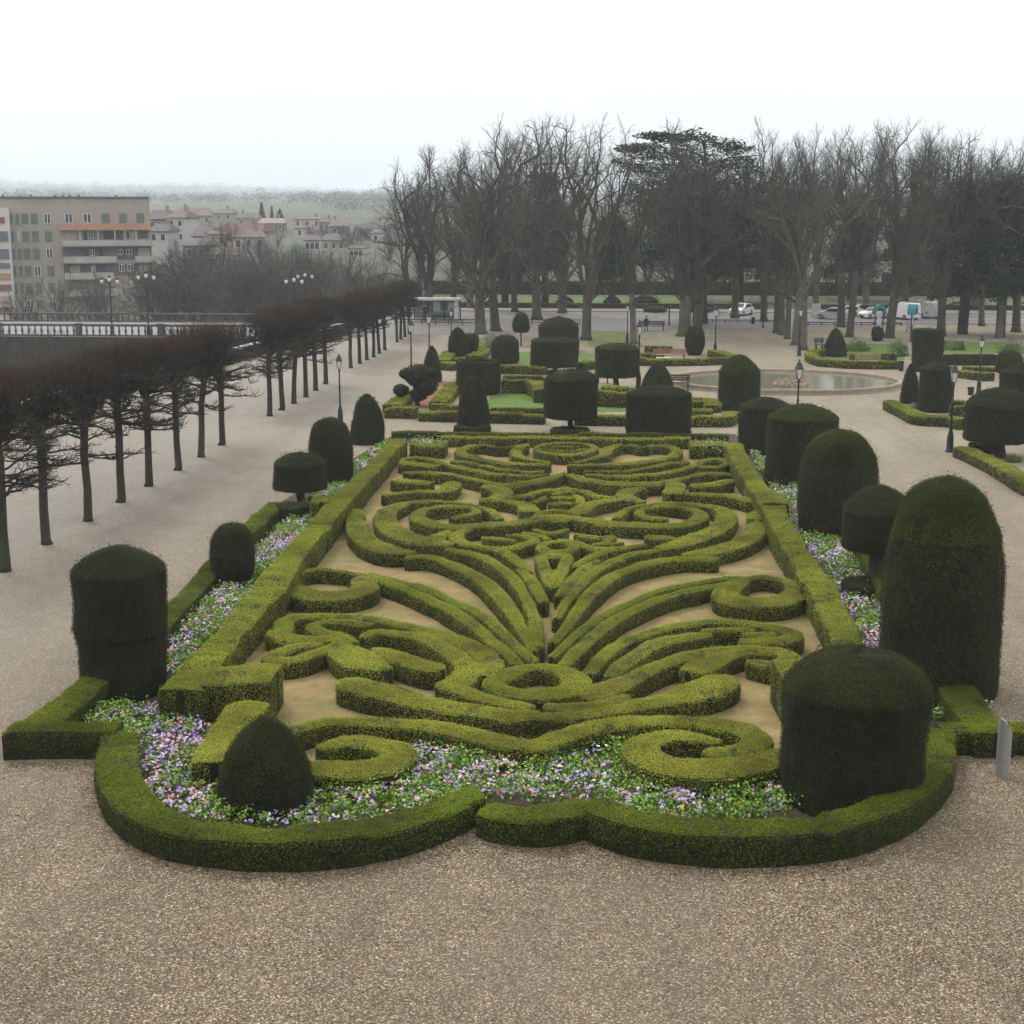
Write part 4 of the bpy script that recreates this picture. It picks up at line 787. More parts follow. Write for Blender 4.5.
# ---------------------------------------------------------------- bare trees
M_TWIG = barkmat('twig_brown', [(.042, .038, .033), (.082, .072, .062), (.054, .052, .042), (.10, .09, .078), (.046, .040, .035)])
M_TRUNK = barkmat('mossy_trunk', [(.060, .054, .044), (.105, .096, .075), (.050, .046, .038), (.120, .108, .088)], (.065, .075, .035))
def shootmat():
    t = NT('red_tipped_shoot'); sp = t.n('SeparateXYZ'); t.l(t.objc(), sp.inputs[0])
    t.base(t.ramp(t.val(sp.outputs[2], 5.2, 6.3), [(0, (.024, .020, .016)), (.5, (.042, .028, .021)), (1, (.088, .048, .033))]), .9); return t.m
M_RTWIG = shootmat()
M_DTWIG = barkmat('dark_branch', [(.020, .018, .014), (.034, .030, .024), (.024, .022, .017)])
def perp(d, rng):
    r = rng.normal(size=3); x = np.cross(d, r); return x/max(np.linalg.norm(x), 1e-6)
class Tree:
    def __init__(s, seed): s.rng = np.random.default_rng(seed); s.tr = Geo(); s.br = Geo(); s.A = []; s.B = []; s.W = []
    def branch(s, p, d, L, r, lvl, maxl, up, spread, nch, target):
        rng = s.rng
        if lvl >= maxl:
            s.A.append(p); q = p+d*L*.5+rng.normal(size=3)*L*.05; s.B.append(q); s.W.append(r)
            s.A.append(q); s.B.append(q+(d+rng.normal(size=3)*.3+np.array((0, 0, .15)))*L*.5); s.W.append(r*.8)
            return
        k = 5 if lvl < 2 else 4; pts = [p]; dd = d.copy(); dirs = [dd]
        for i in range(k):
            dd = dd+rng.normal(size=3)*(.20 if lvl < 2 else .30)+np.array((0, 0, up)); dd /= np.linalg.norm(dd); pts.append(pts[-1]+dd*L/k); dirs.append(dd)
        rad = np.linspace(r, r*.45, k+1)
        target.tube(pts, rad, 6 if lvl < 2 else (4 if lvl < 3 else 3), cap=False)
        n = nch[min(lvl, len(nch)-1)]
        for i in range(n):
            t = (i+rng.uniform(.2, .9))/n*.78+.22; f = t*k; j = min(k-1, int(f)); q = pts[j]+(pts[j+1]-pts[j])*(f-j)
            b = dirs[j]; x = perp(b, rng); ang = spread*rng.uniform(.6, 1.25); nd = b*math.cos(ang)+x*math.sin(ang); nd /= np.linalg.norm(nd)
            s.branch(q, nd, L*rng.uniform(.42, .68)*(1.15-.45*t), max(.0105, r*.44*(1.15-.5*t)), lvl+1, maxl, up, spread, nch, s.br)
        s.branch(pts[-1], dirs[-1], L*.40, max(.012, r*.45), lvl+1, maxl, up, spread, nch, s.br)
    def finish(s, name, mt, mb, parent, tw=None):
        s.br.ribbons(np.array(s.A), np.array(s.B), np.array(s.W), 0)
        a = obj('trunk', s.tr, mt, parent, True); b = obj('crown', s.br, mb, parent)
        return a, b
def tall_tree(seed, H0=18.0, forks=5, wide=1.0, trunk_h=.2, fat=.5, maxl=5, up=.10, lab=''):
    t = Tree(seed); rng = t.rng; root = link('bare_tree', None)
    th = H0*trunk_h; lean = rng.normal(size=2)*.25
    pts = [(0, 0, -.1), (lean[0]*.2, lean[1]*.2, .4), (lean[0]*.5, lean[1]*.5, th*.5), (lean[0], lean[1], th), (lean[0]*1.1, lean[1]*1.1, th+.8)]
    t.tr.tube(pts, [fat*1.45, fat*1.05, fat*.92, fat*.95, fat*.6], 11)
    top = np.array((*lean, th))
    for i in range(forks):
        a = i*2*math.pi/forks+rng.uniform(-.4, .4); tilt = rng.uniform(.10, .38)*wide if i else .05
        d = np.array((math.cos(a)*math.sin(tilt), math.sin(a)*math.sin(tilt), math.cos(tilt)))
        t.branch(top+np.array((0, 0, rng.uniform(-.9, .2))), d, (H0-th)*rng.uniform(.62, .80), fat*rng.uniform(.48, .66), 1, maxl, up, .66*wide, [0, 5, 5, 4, 3], t.br)
    # side limbs low on the trunk
    for i in range(3):
        a = rng.uniform(0, 6.28); d = np.array((math.cos(a)*.8, math.sin(a)*.8, .6)); d /= np.linalg.norm(d)
        t.branch(np.array((lean[0]*.7, lean[1]*.7, th*rng.uniform(.7, 1.0))), d, H0*.28, fat*.22, 2, maxl, .06, .7, [0, 5, 5, 4, 3], t.br)
    CH[root.name] = list(t.finish('x', M_TRUNK, M_TWIG, root)); root['h0'] = float(np.percentile(np.array(t.B)[:, 2], 99.7))
    return root
VAR = [tall_tree(11, forks=6, fat=.50), tall_tree(23, forks=5, wide=1.15, fat=.45), tall_tree(35, forks=4, wide=.75, fat=.42, trunk_h=.26), tall_tree(47, forks=6, wide=1.0, fat=.62, trunk_h=.17), tall_tree(59, forks=5, wide=.65, fat=.38, trunk_h=.3)]
used_v = set()
def place_tree(k, x, y, z, h, rot, lab, group, wide=1.0):
    src = VAR[k]; s = h/src['h0']; sc = (s*wide, s*wide, s)
    if k not in used_v:
        used_v.add(k); o = src; o.location = (float(x), float(y), float(z)); o.rotation_euler = (0, 0, rot); o.scale = sc
    else: o = dup(src, (x, y, z), rot, sc)
    if 'h0' in o and o is not src: del o['h0']
    return tag(o, lab, 'tree', group)
TG = 'tall bare trees round the far end of the garden'
# (column, base row, top row, shape, width factor, label)
TREES = [
 (481,334,140,3,.95,'thick-trunked bare tree at the left of the central clump, left of a twin trunk'), (496,331,128,0,.95,'thick-trunked bare tree forming a twin with its left neighbour'),
 (537,319,116,1,.95,'bare tree with high open twigs just right of the twin trunks'), (586,340,118,1,.9,'bare tree with a pale straight trunk behind the domed drum yew'),
 (634,344,150,2,.8,'dark slim bare tree rising behind the standard drum yew'), (684,336,122,3,1.0,'massive bare tree with the widest trunk near the middle path'), (697,332,128,0,.9,'bare tree pressed against the massive trunk on its right side'),
 (776,333,140,4,.8,'farthest of five close-set bare trunks on the right of the path'), (782,335,128,2,.8,'second farthest of five close-set bare trunks on the right of the path'), (787,339,150,4,.8,'middle one of five close-set bare trunks on the right of the path'), (795,345,135,2,.85,'second nearest of five close-set bare trunks on the right of the path'), (804,350,142,4,.9,'nearest of five close-set bare trunks on the right of the path'),
 (841,327,124,2,.95,'bare tree with a black trunk behind the teardrop yew'), (849,337,130,4,.9,'slim bare tree with a greenish trunk right of the teardrop yew'), (889,338,122,0,.85,'bare tree with high fan of twigs left of the second canopy'),
 (905,316,126,2,.9,'bare tree standing behind the second turquoise canopy'), (941,336,130,1,.85,'bare tree behind the tall square column yew'), (963,334,138,0,.8,'bare tree with a flared dark trunk right of the column yew'), (999,338,145,2,.9,'dark bare tree at the right near the frame edge'), (982,326,150,4,.9,'slim bare tree between two dark trunks on the far right'), (1016,332,140,1,.9,'bare tree cut by the right frame edge'), (1046,338,135,0,.9,'bare tree mostly beyond the right frame edge'),
 (735,318,120,4,.95,'slender bare tree behind the white car'), (764,321,138,2,.9,'bare tree right of the white car by the kerb'), (430,319,158,1,1.0,'open bare tree by the bus shelter'), (452,317,170,0,.8,'bare tree just right of the bus shelter'), (409,317,190,2,.9,'smaller bare tree left of the bus shelter'),
 (515,312,132,4,.9,'thin bare tree beyond the road behind the twin trunks'), (562,313,120,0,.85,'thin bare tree beyond the road between the pale trunk and the twin'), (815,312,134,4,.9,'thin bare tree beyond the road behind the white panel'), (865,311,128,1,.8,'thin bare tree beyond the road behind the first canopy'), (930,312,132,0,.8,'thin bare tree beyond the road behind the grey truck'), (975,311,140,1,.8,'thin bare tree beyond the road on the far right'),
 (470,309,150,1,.8,'thin bare tree beyond the road right of the shelter'), ]
for i, (u, vb, vt, k, wd, lab) in enumerate(TREES):
    b = P(u, vb); place_tree(k, b[0], b[1], 0, hgt(vb, vt)*1.0, i*1.7, lab, TG, wd)
# trees along the river and in front of the flats
RT = 'bare trees along the river bank'
rr = random.Random(5); n = 0
for i in range(34):
    u = 158+i*7.6+rr.uniform(-3, 3); d = rr.uniform(168, 222); vt = 243+rr.uniform(-8, 24)+(12 if u > 330 else 0)
    top = PD(u, vt, d); z0 = -7.5; h = top[2]-z0
    place_tree(rr.choice([0, 1, 3]), top[0], top[1], z0, h, rr.uniform(0, 6), 'brownish bare tree in the thicket along the far river bank', RT, 1.25)
for u, vt, d, lab in ((0, 336, 104, 'dense low bare tree at the left frame edge below the bridge'), (52, 334, 106, 'dense low bare tree below the bridge, left of its middle pier'), (96, 340, 104, 'low bare tree below the bridge before its right half'), (64, 330, 114, 'low bare tree close under the bridge parapet'), (136, 338, 112, 'low bare tree under the garden end of the bridge'), (20, 332, 116, 'low bare tree close under the bridge at the left'), (34, 326, 108, 'low scrubby bare tree below the bridge balustrade'), (12, 345, 100, 'low scrubby bare tree below the bridge at the left frame edge'), (75, 338, 112, 'low scrubby bare tree under the middle of the bridge'), (118, 334, 116, 'low scrubby bare tree at the near end of the bridge'), (100, 268, 205, 'dark bare tree in front of the balconies of the flats'), (88, 276, 200, 'low bare tree in front of the lower flats'), (58, 268, 200, 'bare tree in front of the left windows of the flats'), (20, 285, 190, 'crooked bare tree near the left frame edge'), (140, 262, 210, 'bare tree at the right corner of the flats')):
    top = PD(u, vt, d); place_tree(rr.choice([0, 1, 3]), top[0], top[1], -7.5, top[2]+7.5, rr.uniform(0, 6), lab, RT, .95)
for i in range(16):
    u = 470+i*30+rr.uniform(-6, 6); d = rr.uniform(193, 222); b = PD(u, 250, d); vt = 205+rr.uniform(-8, 22); top = PD(u, vt, d); z0 = 0 if d < 190 else -2.0
    place_tree(rr.choice([0, 1, 3]), b[0], b[1], z0, top[2]-z0, rr.uniform(0, 6), 'bare tree in the dim thicket beyond the dark boundary hedge', 'bare trees in the thicket beyond the boundary hedge', 1.3)
for i in range(16):
    u = 160+i*15+rr.uniform(-5, 5); d = rr.uniform(262, 400); b = PD(u, 250, d); z0 = 0.0; h = rr.uniform(5, 8.5)
    place_tree(rr.choice([0, 1, 3]), b[0], b[1], z0, h, rr.uniform(0, 6), 'small bare tree standing between the old houses', 'bare trees among the old houses', 1.3)
# hazy poplars far behind
def poplar(u, vt, vb, d, lab):
    b = PD(u, vb, d); top = PD(u, vt, d); h = top[2]-b[2]; t = Tree(int(u)); rng = t.rng; root = link('poplar_tree', None, loc=b)
    t.tr.tube([(0, 0, -1), (0, 0, h*.5), (0, 0, h)], [.4, .25, .04], 7)
    for i in range(60):
        z = h*rng.uniform(.08, .92); a = rng.uniform(0, 6.28); d0 = np.array((math.cos(a)*.32, math.sin(a)*.32, .95)); t.branch(np.array((0, 0, z)), d0, h*.2*(1.1-z/h*.6), .06, 3, 5, .12, .35, [0, 5, 5, 5, 4], t.br)
    t.finish('x', M_TRUNK, M_TWIG, root); tag(root, lab, 'tree', 'poplars far behind')
poplar(431, 150, 300, 190, 'tall narrow hazy poplar above the shelter trees'); poplar(420, 172, 300, 205, 'shorter narrow poplar left of the tall one')
# ---------------------------------------------------------------- pollarded lindens of the promenade
M_PBARK = barkmat('pollard_bark', [(.030, .026, .021), (.045, .040, .031), (.036, .032, .025)], (.038, .042, .022))
def pollard(seed):
    t = Tree(seed); rng = t.rng; root = link('pollard_tree', None); Ht = 6.4
    lean = rng.normal(size=2)*.10
    zs = [-.05, .15, 1.2, 2.4, 3.4, 4.4]; pts = [(lean[0]*z/4+rng.normal()*.02, lean[1]*z/4+rng.normal()*.02, z) for z in zs]
    t.tr.tube(pts, [.21, .165, .145, .14, .15, .11], 10)
    tw = Geo()
    def kink(p, d, L, r, n, flat):
        q = [p]; dd = d
        for i in range(n):
            dd = dd+rng.normal(size=3)*np.array((.42, .42, .22)); dd[2] = dd[2]*.6+flat; dd /= np.linalg.norm(dd); q.append(q[-1]+dd*L/n)
        t.br.tube(q, np.linspace(r, r*.45, n+1), 5, cap=False); return q, dd
    # flat tiers of gnarled side branches
    for i in range(24):
        z = rng.uniform(2.2, 4.6); a = i*2.4+rng.uniform(-.4, .4); c = np.array((lean[0]*z/4, lean[1]*z/4, z)); L = rng.uniform(1.2, 2.1)
        q, dd = kink(c, np.array((math.cos(a), math.sin(a), .12)), L, rng.uniform(.035, .06), 6, rng.uniform(-.03, .16))
        for p in q[2:]:
            for k in range(2):
                a2 = a+rng.normal()*.9; q2, d2 = kink(p, np.array((math.cos(a2), math.sin(a2), rng.uniform(-.1, .35))), rng.uniform(.3, .75), .02, 3, .08)
                for e in q2[1:]:
                    for m in range(2):
                        v = np.array((math.cos(a2)*.5, math.sin(a2)*.5, rng.uniform(-.1, .6)))+rng.normal(size=3)*.4; t.A.append(e); t.B.append(e+v*rng.uniform(.2, .4)); t.W.append(.011)
    # stout knuckled limbs rising into the head
    for i in range(9):
        a = i*.7+rng.uniform(-.3, .3); q, dd = kink(np.array((lean[0]*.9, lean[1]*.9, rng.uniform(3.4, 4.4))), np.array((math.cos(a)*.9, math.sin(a)*.9, .55)), rng.uniform(.8, 1.3), .07, 4, .35)
        for p in q[1:]:
            for k in range(4):
                v = np.array((0, 0, 1.0))+rng.normal(size=3)*np.array((.6, .6, .3)); e = p+v*rng.uniform(.3, .6); t.br.tube([p, (p+e)/2+rng.normal(size=3)*.05, e], [.025, .02, .014], 3, cap=False)
                for m in range(3):
                    f = e if m < 2 else p; t.A.append(f); b = f+np.array((rng.normal()*.35, rng.normal()*.35, rng.uniform(.3, .8))); t.B.append(b); t.W.append(.012)
    # the year's shoots, shorn flat on top
    n = 600; r = np.sqrt(rng.random(n))*1.42; a = rng.uniform(0, 6.28, n); z0 = rng.uniform(4.9, 5.8, n); zt = Ht-.25+.12*rng.normal(size=n)-(r/1.42)**4*.6
    A = np.column_stack([r*np.cos(a), r*np.sin(a), z0]); B = A+np.column_stack([rng.normal(size=n)*.2, rng.normal(size=n)*.2, np.maximum(zt-z0, .3)])
    tw.ribbons(A, B, .0105, 1 if False else 0)
    m = 160; r = np.sqrt(rng.random(m))*1.3; a = rng.uniform(0, 6.28, m); z = rng.uniform(4.3, 5.8, m); A2 = np.column_stack([r*np.cos(a), r*np.sin(a), z]); B2 = A2+rng.normal(size=(m, 3))*np.array((.3, .3, .2))
    t.br.ribbons(A2, B2, .012, 0)
    tops = np.where(B[:, 2] > Ht-.75)[0]
    a_, b_ = t.finish('x', M_PBARK, M_DTWIG, root); c_ = obj('shoots', tw, M_RTWIG, root); CH[root.name] = [a_, b_, c_]
    return root
PV = [pollard(1), pollard(2), pollard(3), pollard(4)]
BASES = [(5,571),(46,544),(88,521),(121,502),(149,486),(178,470),(201,457),(222,445),(270,416),(282,410),(294,403.5),(306,397),(316,390.5),(326,384),(351,368),(360,363.5),(367,360),(374,357),(379.5,353.5),(385,350),(397,342),(401,339.5),(405,337),(409,334)]
for i, (u, v) in enumerate(BASES):
    b = P(u, v); rot = i*1.3; src = PV[i % 4]; s = float(np.interp(i, [0, 7, 8, 13, 14, 23], [1.02, .97, .95, .93, .86, .80]))*(1.0-.02*((i*7) % 3))
    if i < 4: o = src; o.location = [float(x) for x in b]; o.rotation_euler = (0, 0, rot); o.scale = (s*1.0, s, s)
    else: o = dup(src, b, rot, (s, s, s))
    tag(o, ('pollarded linden with reddish shoot tips, %s from the near end of the row' % ('first' if i == 0 else ORD[i])), 'tree', 'pollarded lindens along the promenade')
# one more in front, outside the picture, whose twigs still reach in
# ---------------------------------------------------------------- evergreens
M_CEDAR = foliage('cedar_needles', [(.018, .034, .026), (.032, .055, .042), (.055, .08, .06)], big=.3)
M_PINE = foliage('pine_needles', [(.012, .020, .013), (.020, .032, .019), (.034, .048, .028)], big=.3)
def plates(root, d, spec, mat, s=.46, den=6.0):
    g = Geo(); b = np.array(root.location)
    for (u, v, wpx, hpx) in spec:
        c = PD(u, v, d)-b; rx = wpx/2*d/FE; rz = hpx*.85*d/FE; n = int(rx*rx*den*14)+60; D = RNG.normal(size=(n, 3)); D /= np.linalg.norm(D, axis=1)[:, None]; D *= RNG.random(n)[:, None]**.4
        w = D*np.array((rx, rx*.7, rz)); w[:, 2] += .65*rz*snoise(w+c, .16, 1); g.leaves(c+w, np.tile((0, 0, 1.0), (n, 1)), s, up=.6, rnd=.5, asp=.45)
    return obj('crown', g, mat, root)
def cedar():
    d = 142; b = PD(700, 321, d); b[2] = 0; root = link('cedar_tree', None, loc=b); tag(root, 'large dark cedar with flat tiered branches rising above the bare trees', 'tree')
    spec = [(652,135,40,5),(672,139,52,7),(690,141,56,10),(722,143,48,8),(738,149,34,6),(640,147,52,5),(628,150,30,4),(655,155,60,8),(700,158,70,12),(735,163,50,9),(752,172,36,8),(768,184,26,8),(650,168,60,8),(625,163,30,5),(690,176,90,14),(730,186,70,14),(660,188,80,14),(760,196,40,14),(700,203,100,18),(645,208,70,16),(750,212,50,16),(690,222,110,18),(660,240,90,18),(720,240,90,18),(690,262,110,18)]
    plates(root, d, spec, M_CEDAR); t = Geo(); H0 = 18.0; t.tube([(0, 0, -.1), (0, 0, 3), (.2, 0, 9), (0, 0, H0-1)], [.8, .6, .35, .1], 10)
    for k in range(16):
        z = 5+k*.75; a = k*2.4; t.tube([(0, 0, z), (math.cos(a)*2.5, math.sin(a)*1.5, z+.8), (math.cos(a)*5.2, math.sin(a)*3, z+1.0)], [.13, .09, .04], 5)
    obj('trunk', t, M_TRUNK, root, True)
cedar()
def conifer(u, vb, vt, wpx, lab, mat=M_PINE, shape='wide'):
    b = P(u, vb); h = hgt(vb, vt); r = wpx/ppm(vb)/2; root = link('evergreen_tree', None, loc=b); tag(root, lab, 'tree', 'dark evergreens behind the bare trees')
    g = Geo(); n = 0
    for k in range(78):
        z = RNG.uniform(.27, .97); a = RNG.uniform(0, 6.28); q = r*(1.0-z**2.2*.75)*RNG.uniform(.45, 1.0); c = np.array((math.cos(a)*q, math.sin(a)*q, z*h)); m = 190; D = RNG.normal(size=(m, 3)); rc = r*.34
        g.leaves(c+D*np.array((rc*.6, rc*.6, rc*.35)), D+np.array((0, 0, 1.0)), .30, up=.4, rnd=.5, asp=.5)
    obj('crown', g, mat, root); t = Geo(); t.tube([(0, 0, -.1), (0, 0, h*.4), (0, 0, h*.93)], [.45, .32, .05], 8); obj('trunk', t, M_TRUNK, root, True)
conifer(962, 334, 180, 76, 'broad black-green evergreen filling the far right behind the bare trees'); conifer(1000, 337, 174, 72, 'broad dark evergreen at the right with a ragged top'); conifer(1034, 338, 188, 66, 'dark evergreen cut by the right frame edge')
conifer(930, 308, 205, 60, 'lower dark evergreen behind the square column yew'); conifer(905, 303, 225, 50, 'low evergreen behind the parked vans'); conifer(545, 305, 172, 50, 'dusky evergreen between the twin trunks and the pale trunk'); conifer(612, 304, 215, 46, 'dusky evergreen behind the slim dark tree'); conifer(780, 303, 190, 46, 'dark evergreen beside the cedar on its right'); conifer(690, 304, 168, 90, 'dusky dense evergreen directly behind the cedar'); conifer(740, 302, 205, 60, 'dusky evergreen between cedar and close-set trunks'); conifer(850, 300, 215, 60, 'dark evergreen behind the teardrop yew trees'); conifer(505, 303, 215, 44, 'dusky evergreen behind the twin trunks')
# ---------------------------------------------------------------- terrain beyond the garden, river
def tz(x, y):
    d = np.hypot(x, y)
    z = np.interp(d, [0, 205, 218, 232, 246, 300, 420, 700, 900, 1500, 3000, 5000, 5600, 7000], [-11, -11, -6.5, -3, -1, 1.5, 4.0, 8.5, 12.5, 20, 40, 74, 76, 75])
    z2 = np.interp(d, [0, 205, 218, 330, 420, 700, 900, 1500, 3000, 5000, 5600, 7000], [-11, -11, -6.8, -6.5, 2, 8.5, 12.5, 20, 40, 74, 76, 75])
    u = x/np.maximum(y, 1)                                   # bearing: the flats stand on a low shelf on the left
    k = np.clip((-.285-u)/.02, 0, 1); z = z*(1-k)+z2*k
    hill = np.clip((d-650)/3500, 0, 1)*2.6
    z = z+hill*(4.0*np.sin(x*.0030+1.0)+2.5*np.sin(x*.0075+y*.001)+1.2*np.sin(x*.017))
    z = z-hill*np.clip((x+900)/1300, 0, 1)*8
    return np.where(y < 60, np.minimum(z, -11), z)
def terrainmat():
    t = NT('terrain'); p = t.pos(); n1 = t.noise(p, .008, 4.0); n2 = t.noise(p, .05, 5.0)
    c = t.ramp(n1, [(.35, (.06, .06, .045)), (.55, (.075, .085, .05)), (.68, (.11, .15, .07))]); c = t.mix(t.val(n2, .4, .7, 0, .5), c, (.06, .055, .04)); t.base(c, .95); return t.m
xs = np.concatenate([np.linspace(-6000, -420, 70), np.linspace(-400, 200, 121), np.linspace(240, 6000, 50)]); ys = np.concatenate([np.linspace(-6000, 40, 10), np.linspace(60, 520, 70), np.linspace(530, 6000, 150)])
X, Y = np.meshgrid(xs, ys, indexing='ij'); Z = tz(X.ravel(), Y.ravel()); g = Geo(); nx, ny = len(xs), len(ys)
i = np.arange(nx-1)[:, None]*ny; j = np.arange(ny-1)[None, :]
g.add(np.column_stack([X.ravel(), Y.ravel(), Z]), np.stack([i+j, i+ny+j, i+ny+j+1, i+j+1], -1).reshape(-1, 4)); struct(obj('terrain', g, terrainmat(), None, True))
sheet('river_water', [(-320, 40), (-24, 40), (-24, 240), (-320, 240)], -8.2, M_WATER)
# ---------------------------------------------------------------- road beyond the garden
def asphalt():
    t = NT('asphalt'); p = t.pos(); t.base(t.ramp(t.noise(p, .7, 6.0, .65), [(.3, (.11, .100, .098)), (.7, (.18, .165, .160))]), .55); t.bump(t.noise(p, 30, 3.0), .3, .01); return t.m
M_ASPH = asphalt(); M_PAVE = plain('pavement', (.22, .18, .165), .85, .15, .8); M_KERB = plain('kerb_stone', (.34, .32, .30), .85, .15, 2.0); M_PAINT = plain('road_paint', (.7, .7, .68), .7, .1, 2.0)
sheet('road', [(-138, 139.2), (-138, 124.1), (-25, 124.1), (30, 142.5), (150, 142.5), (150, 156.5), (-23.5, 156.5), (-23.5, 139.2)], .006, M_ASPH)
sheet('pavement', [(-24, 160.5), (-24, 156.8), (150, 156.8), (150, 160.5)], .12, M_PAVE)
g = Geo(); g.box((-24, 156.5, 0), (150, 156.8, .13)); g.box((24, 142.1, 0), (150, 142.4, .12)); struct(obj('kerb', g, M_KERB))
g = Geo()
for k in range(24): g.box((-20+k*6, 149.2, .009), (-17+k*6, 149.35, .012))
struct(obj('road_marking', g, M_PAINT))
M_LEAFLIT = plain('leaf_litter', (.085, .085, .045), .95, .45, .4, bump=.5, bscale=6)
sheet('far_lawn', [(-24, 162), (70, 162), (70, 189), (-24, 189)], .02, M_LEAFLIT)
sheet('far_lawn', [(-12, 166), (8, 166), (9, 180), (-12, 180)], .03, M_LAWN)
g = Geo(); g.box((-24, 160.6, 0), (16, 161.1, .65)); g.box((21, 160.6, 0), (90, 161.1, .65)); o = obj('low_wall', g, M_QUAY); tag(o, 'low stone wall along the far side of the road', 'wall')
# rails along the near side of the road
M_IRON = plain('dark_iron', (.025, .028, .03), .5, .3, 5.0)
def rail(lab, x0, x1, y, h=.55, n=8):
    root = link('metal_railing', None, loc=(x0, y, 0)); tag(root, lab, 'railing', 'low dark railings edging the garden'); g = Geo(); L = x1-x0
    g.tube([(0, 0, h), (L, 0, h)], .05, 6); g.tube([(0, 0, h*.5), (L, 0, h*.5)], .035, 6); obj('rail', g, M_IRON, root)
    for k in range(n+1):
        q = Geo(); q.box((L*k/n-.04, -.04, 0), (L*k/n+.04, .04, h+.06)); obj('post', q, M_IRON, root)
a, b = P(395, 325), P(476, 325.5); rail('low dark railing in front of the bus shelter', a[0], b[0], a[1], .55, 6)
a, b = P(520, 325), P(580, 325.5); rail('low dark railing behind the lollipop yew', a[0], b[0], a[1], .5, 5)
a, b = P(700, 323), P(775, 323); rail('low dark railing before the white car', a[0], b[0], a[1], .3, 6)
a, b = P(808, 326), P(900, 326); rail('low dark railing before the parked cars', a[0], b[0], a[1], .35, 7)
# ---------------------------------------------------------------- balustrades and quay parapet
M_STONE = plain('balustrade_stone', (.075, .075, .072), .85, .25, 1.5); M_COPE = plain('coping_stone', (.30, .30, .29), .8, .15, 1.2)
def baluster_mesh():
    g = Geo(); g.lathe([(.10, 0), (.10, .06), (.06, .1), (.12, .28), (.10, .4), (.055, .58), (.055, .66), (.1, .7), (.1, .74)], 8); return mesh_of(g, 'baluster', [M_STONE], True)
BALM = baluster_mesh()
def balustrade(lab, p0, p1, n, piers):
    p0 = np.array(p0, float); p1 = np.array(p1, float); L = np.linalg.norm(p1-p0); rot = math.atan2(p1[1]-p0[1], p1[0]-p0[0]); root = link('stone_balustrade', None, loc=(*p0, 0), rotz=rot); tag(root, lab, 'balustrade')
    root.scale = (1, 1, .82 if 'far' in lab else 1.0); g = Geo(); g.box((0, -.2, 0), (L, .2, .12)); obj('base', g, M_STONE, root); g = Geo(); g.box((0, -.2, .862), (L, .2, 1.05)); obj('rail', g, M_STONE, root)
    for k in range(n):
        x = (k+.5)*L/n; link('baluster', BALM, root, (x, 0, .122))
    for k in range(piers+1):
        x = L*k/piers; q = Geo(); q.box((x-.22, -.24, .0), (x+.22, .24, 1.06)); q.box((x-.26, -.28, 1.062), (x+.26, .28, 1.12)); obj('pier', q, M_STONE, root)
balustrade('near stone balustrade of the bridge, its gaps white with the road behind', (-76, 123.6), (-25.2, 123.6), 88, 7)
balustrade('far stone balustrade of the bridge, darker and in front of the flats', (-82, 139.6), (-24.6, 139.6), 92, 7)
QP = [P(-60, 434, 1), P(30, 399, 1), P(100, 382, 1), P(175, 364, 1), P(237, 347, 1), P(300, 332.5, 1), P(350, 322.5, 1)]
root = link('quay_parapet', None, loc=(0, 0, 0)); tag(root, 'pale-topped stone parapet along the river side of the promenade', 'wall')
for nm, mt, hw, z0, z1 in (('wall', M_QUAY, .2, 0, .86), ('coping', M_COPE, .27, .862, 1.0)):
    g = Geo(); W = []
    for k, p in enumerate(QP):
        t = QP[min(k+1, len(QP)-1)]-QP[max(k-1, 0)]; t = t[:2]/np.linalg.norm(t[:2]); nn = np.array((-t[1], t[0])); W.append((p[:2]-nn*hw, p[:2]+nn*hw))
    V = []
    for a, b in W: V += [(*a, z0), (*a, z1), (*b, z1), (*b, z0)]
    q = []
    for k in range(len(W)-1):
        for m in range(4): q.append((k*4+m, (k+1)*4+m, (k+1)*4+(m+1) % 4, k*4+(m+1) % 4))
    g.add(V, q); obj(nm, g, mt, root)
# ---------------------------------------------------------------- the flats
M_WALLF = plain('flat_render', (.30, .26, .225), .9, .12, .15); M_CONC = plain('balcony_concrete', (.34, .32, .30), .9, .2, .5); M_ORANGE = plain('orange_band', (.40, .21, .145), .85, .12, .3); M_ROOFD = plain('flat_roof_edge', (.10, .10, .10), .8, .2, .5)
M_GLASS = plain('window_glass', (.035, .04, .05), .15, .2, 1.0); M_WFR = plain('white_frame', (.62, .62, .62), .6, .08, 1.0); M_SHUT = plain('green_shutter', (.105, .135, .10), .8, .2, 1.0); M_DARK = plain('recess_shade', (.10, .092, .088), .9, .3, .5)
M_PINKW = plain('pink_wall', (.42, .30, .27), .9, .15, .5); M_REDW = plain('red_blind', (.19, .085, .07), .8, .2, .6); M_BLUEP = plain('blue_panel', (.12, .13, .165), .8, .15, .5); M_CREAM = plain('cream_panel', (.50, .47, .42), .85, .1, .5)
DF = 243.0
def fx(u): return PD(u, 250, DF)
root = link('apartment_building', None); R0 = PD(149, 197, DF); L0 = PD(-40, 197, DF)
ax = (R0-L0)[:2]; LEN = np.linalg.norm(ax); rot = math.atan2(ax[1], ax[0]); root.location = (float(L0[0]), float(L0[1]), -7.0); root.rotation_euler = (0, 0, rot)
tag(root, 'beige block of flats with green shutters and an orange band above its balconies', 'building')
S = LEN/189.0                                                    # metres per photo column on this front
def bx(u): return (u+40)*S
def bz(v): return PD(100, v, DF)[2]+7.0
def fbox(name, u0, u1, v0, v1, y0, y1, mat, parent=None):
    g = Geo(); g.box((bx(u0), y0, bz(v1)), (bx(u1), y1, bz(v0))); return obj(name, g, mat, parent or root)
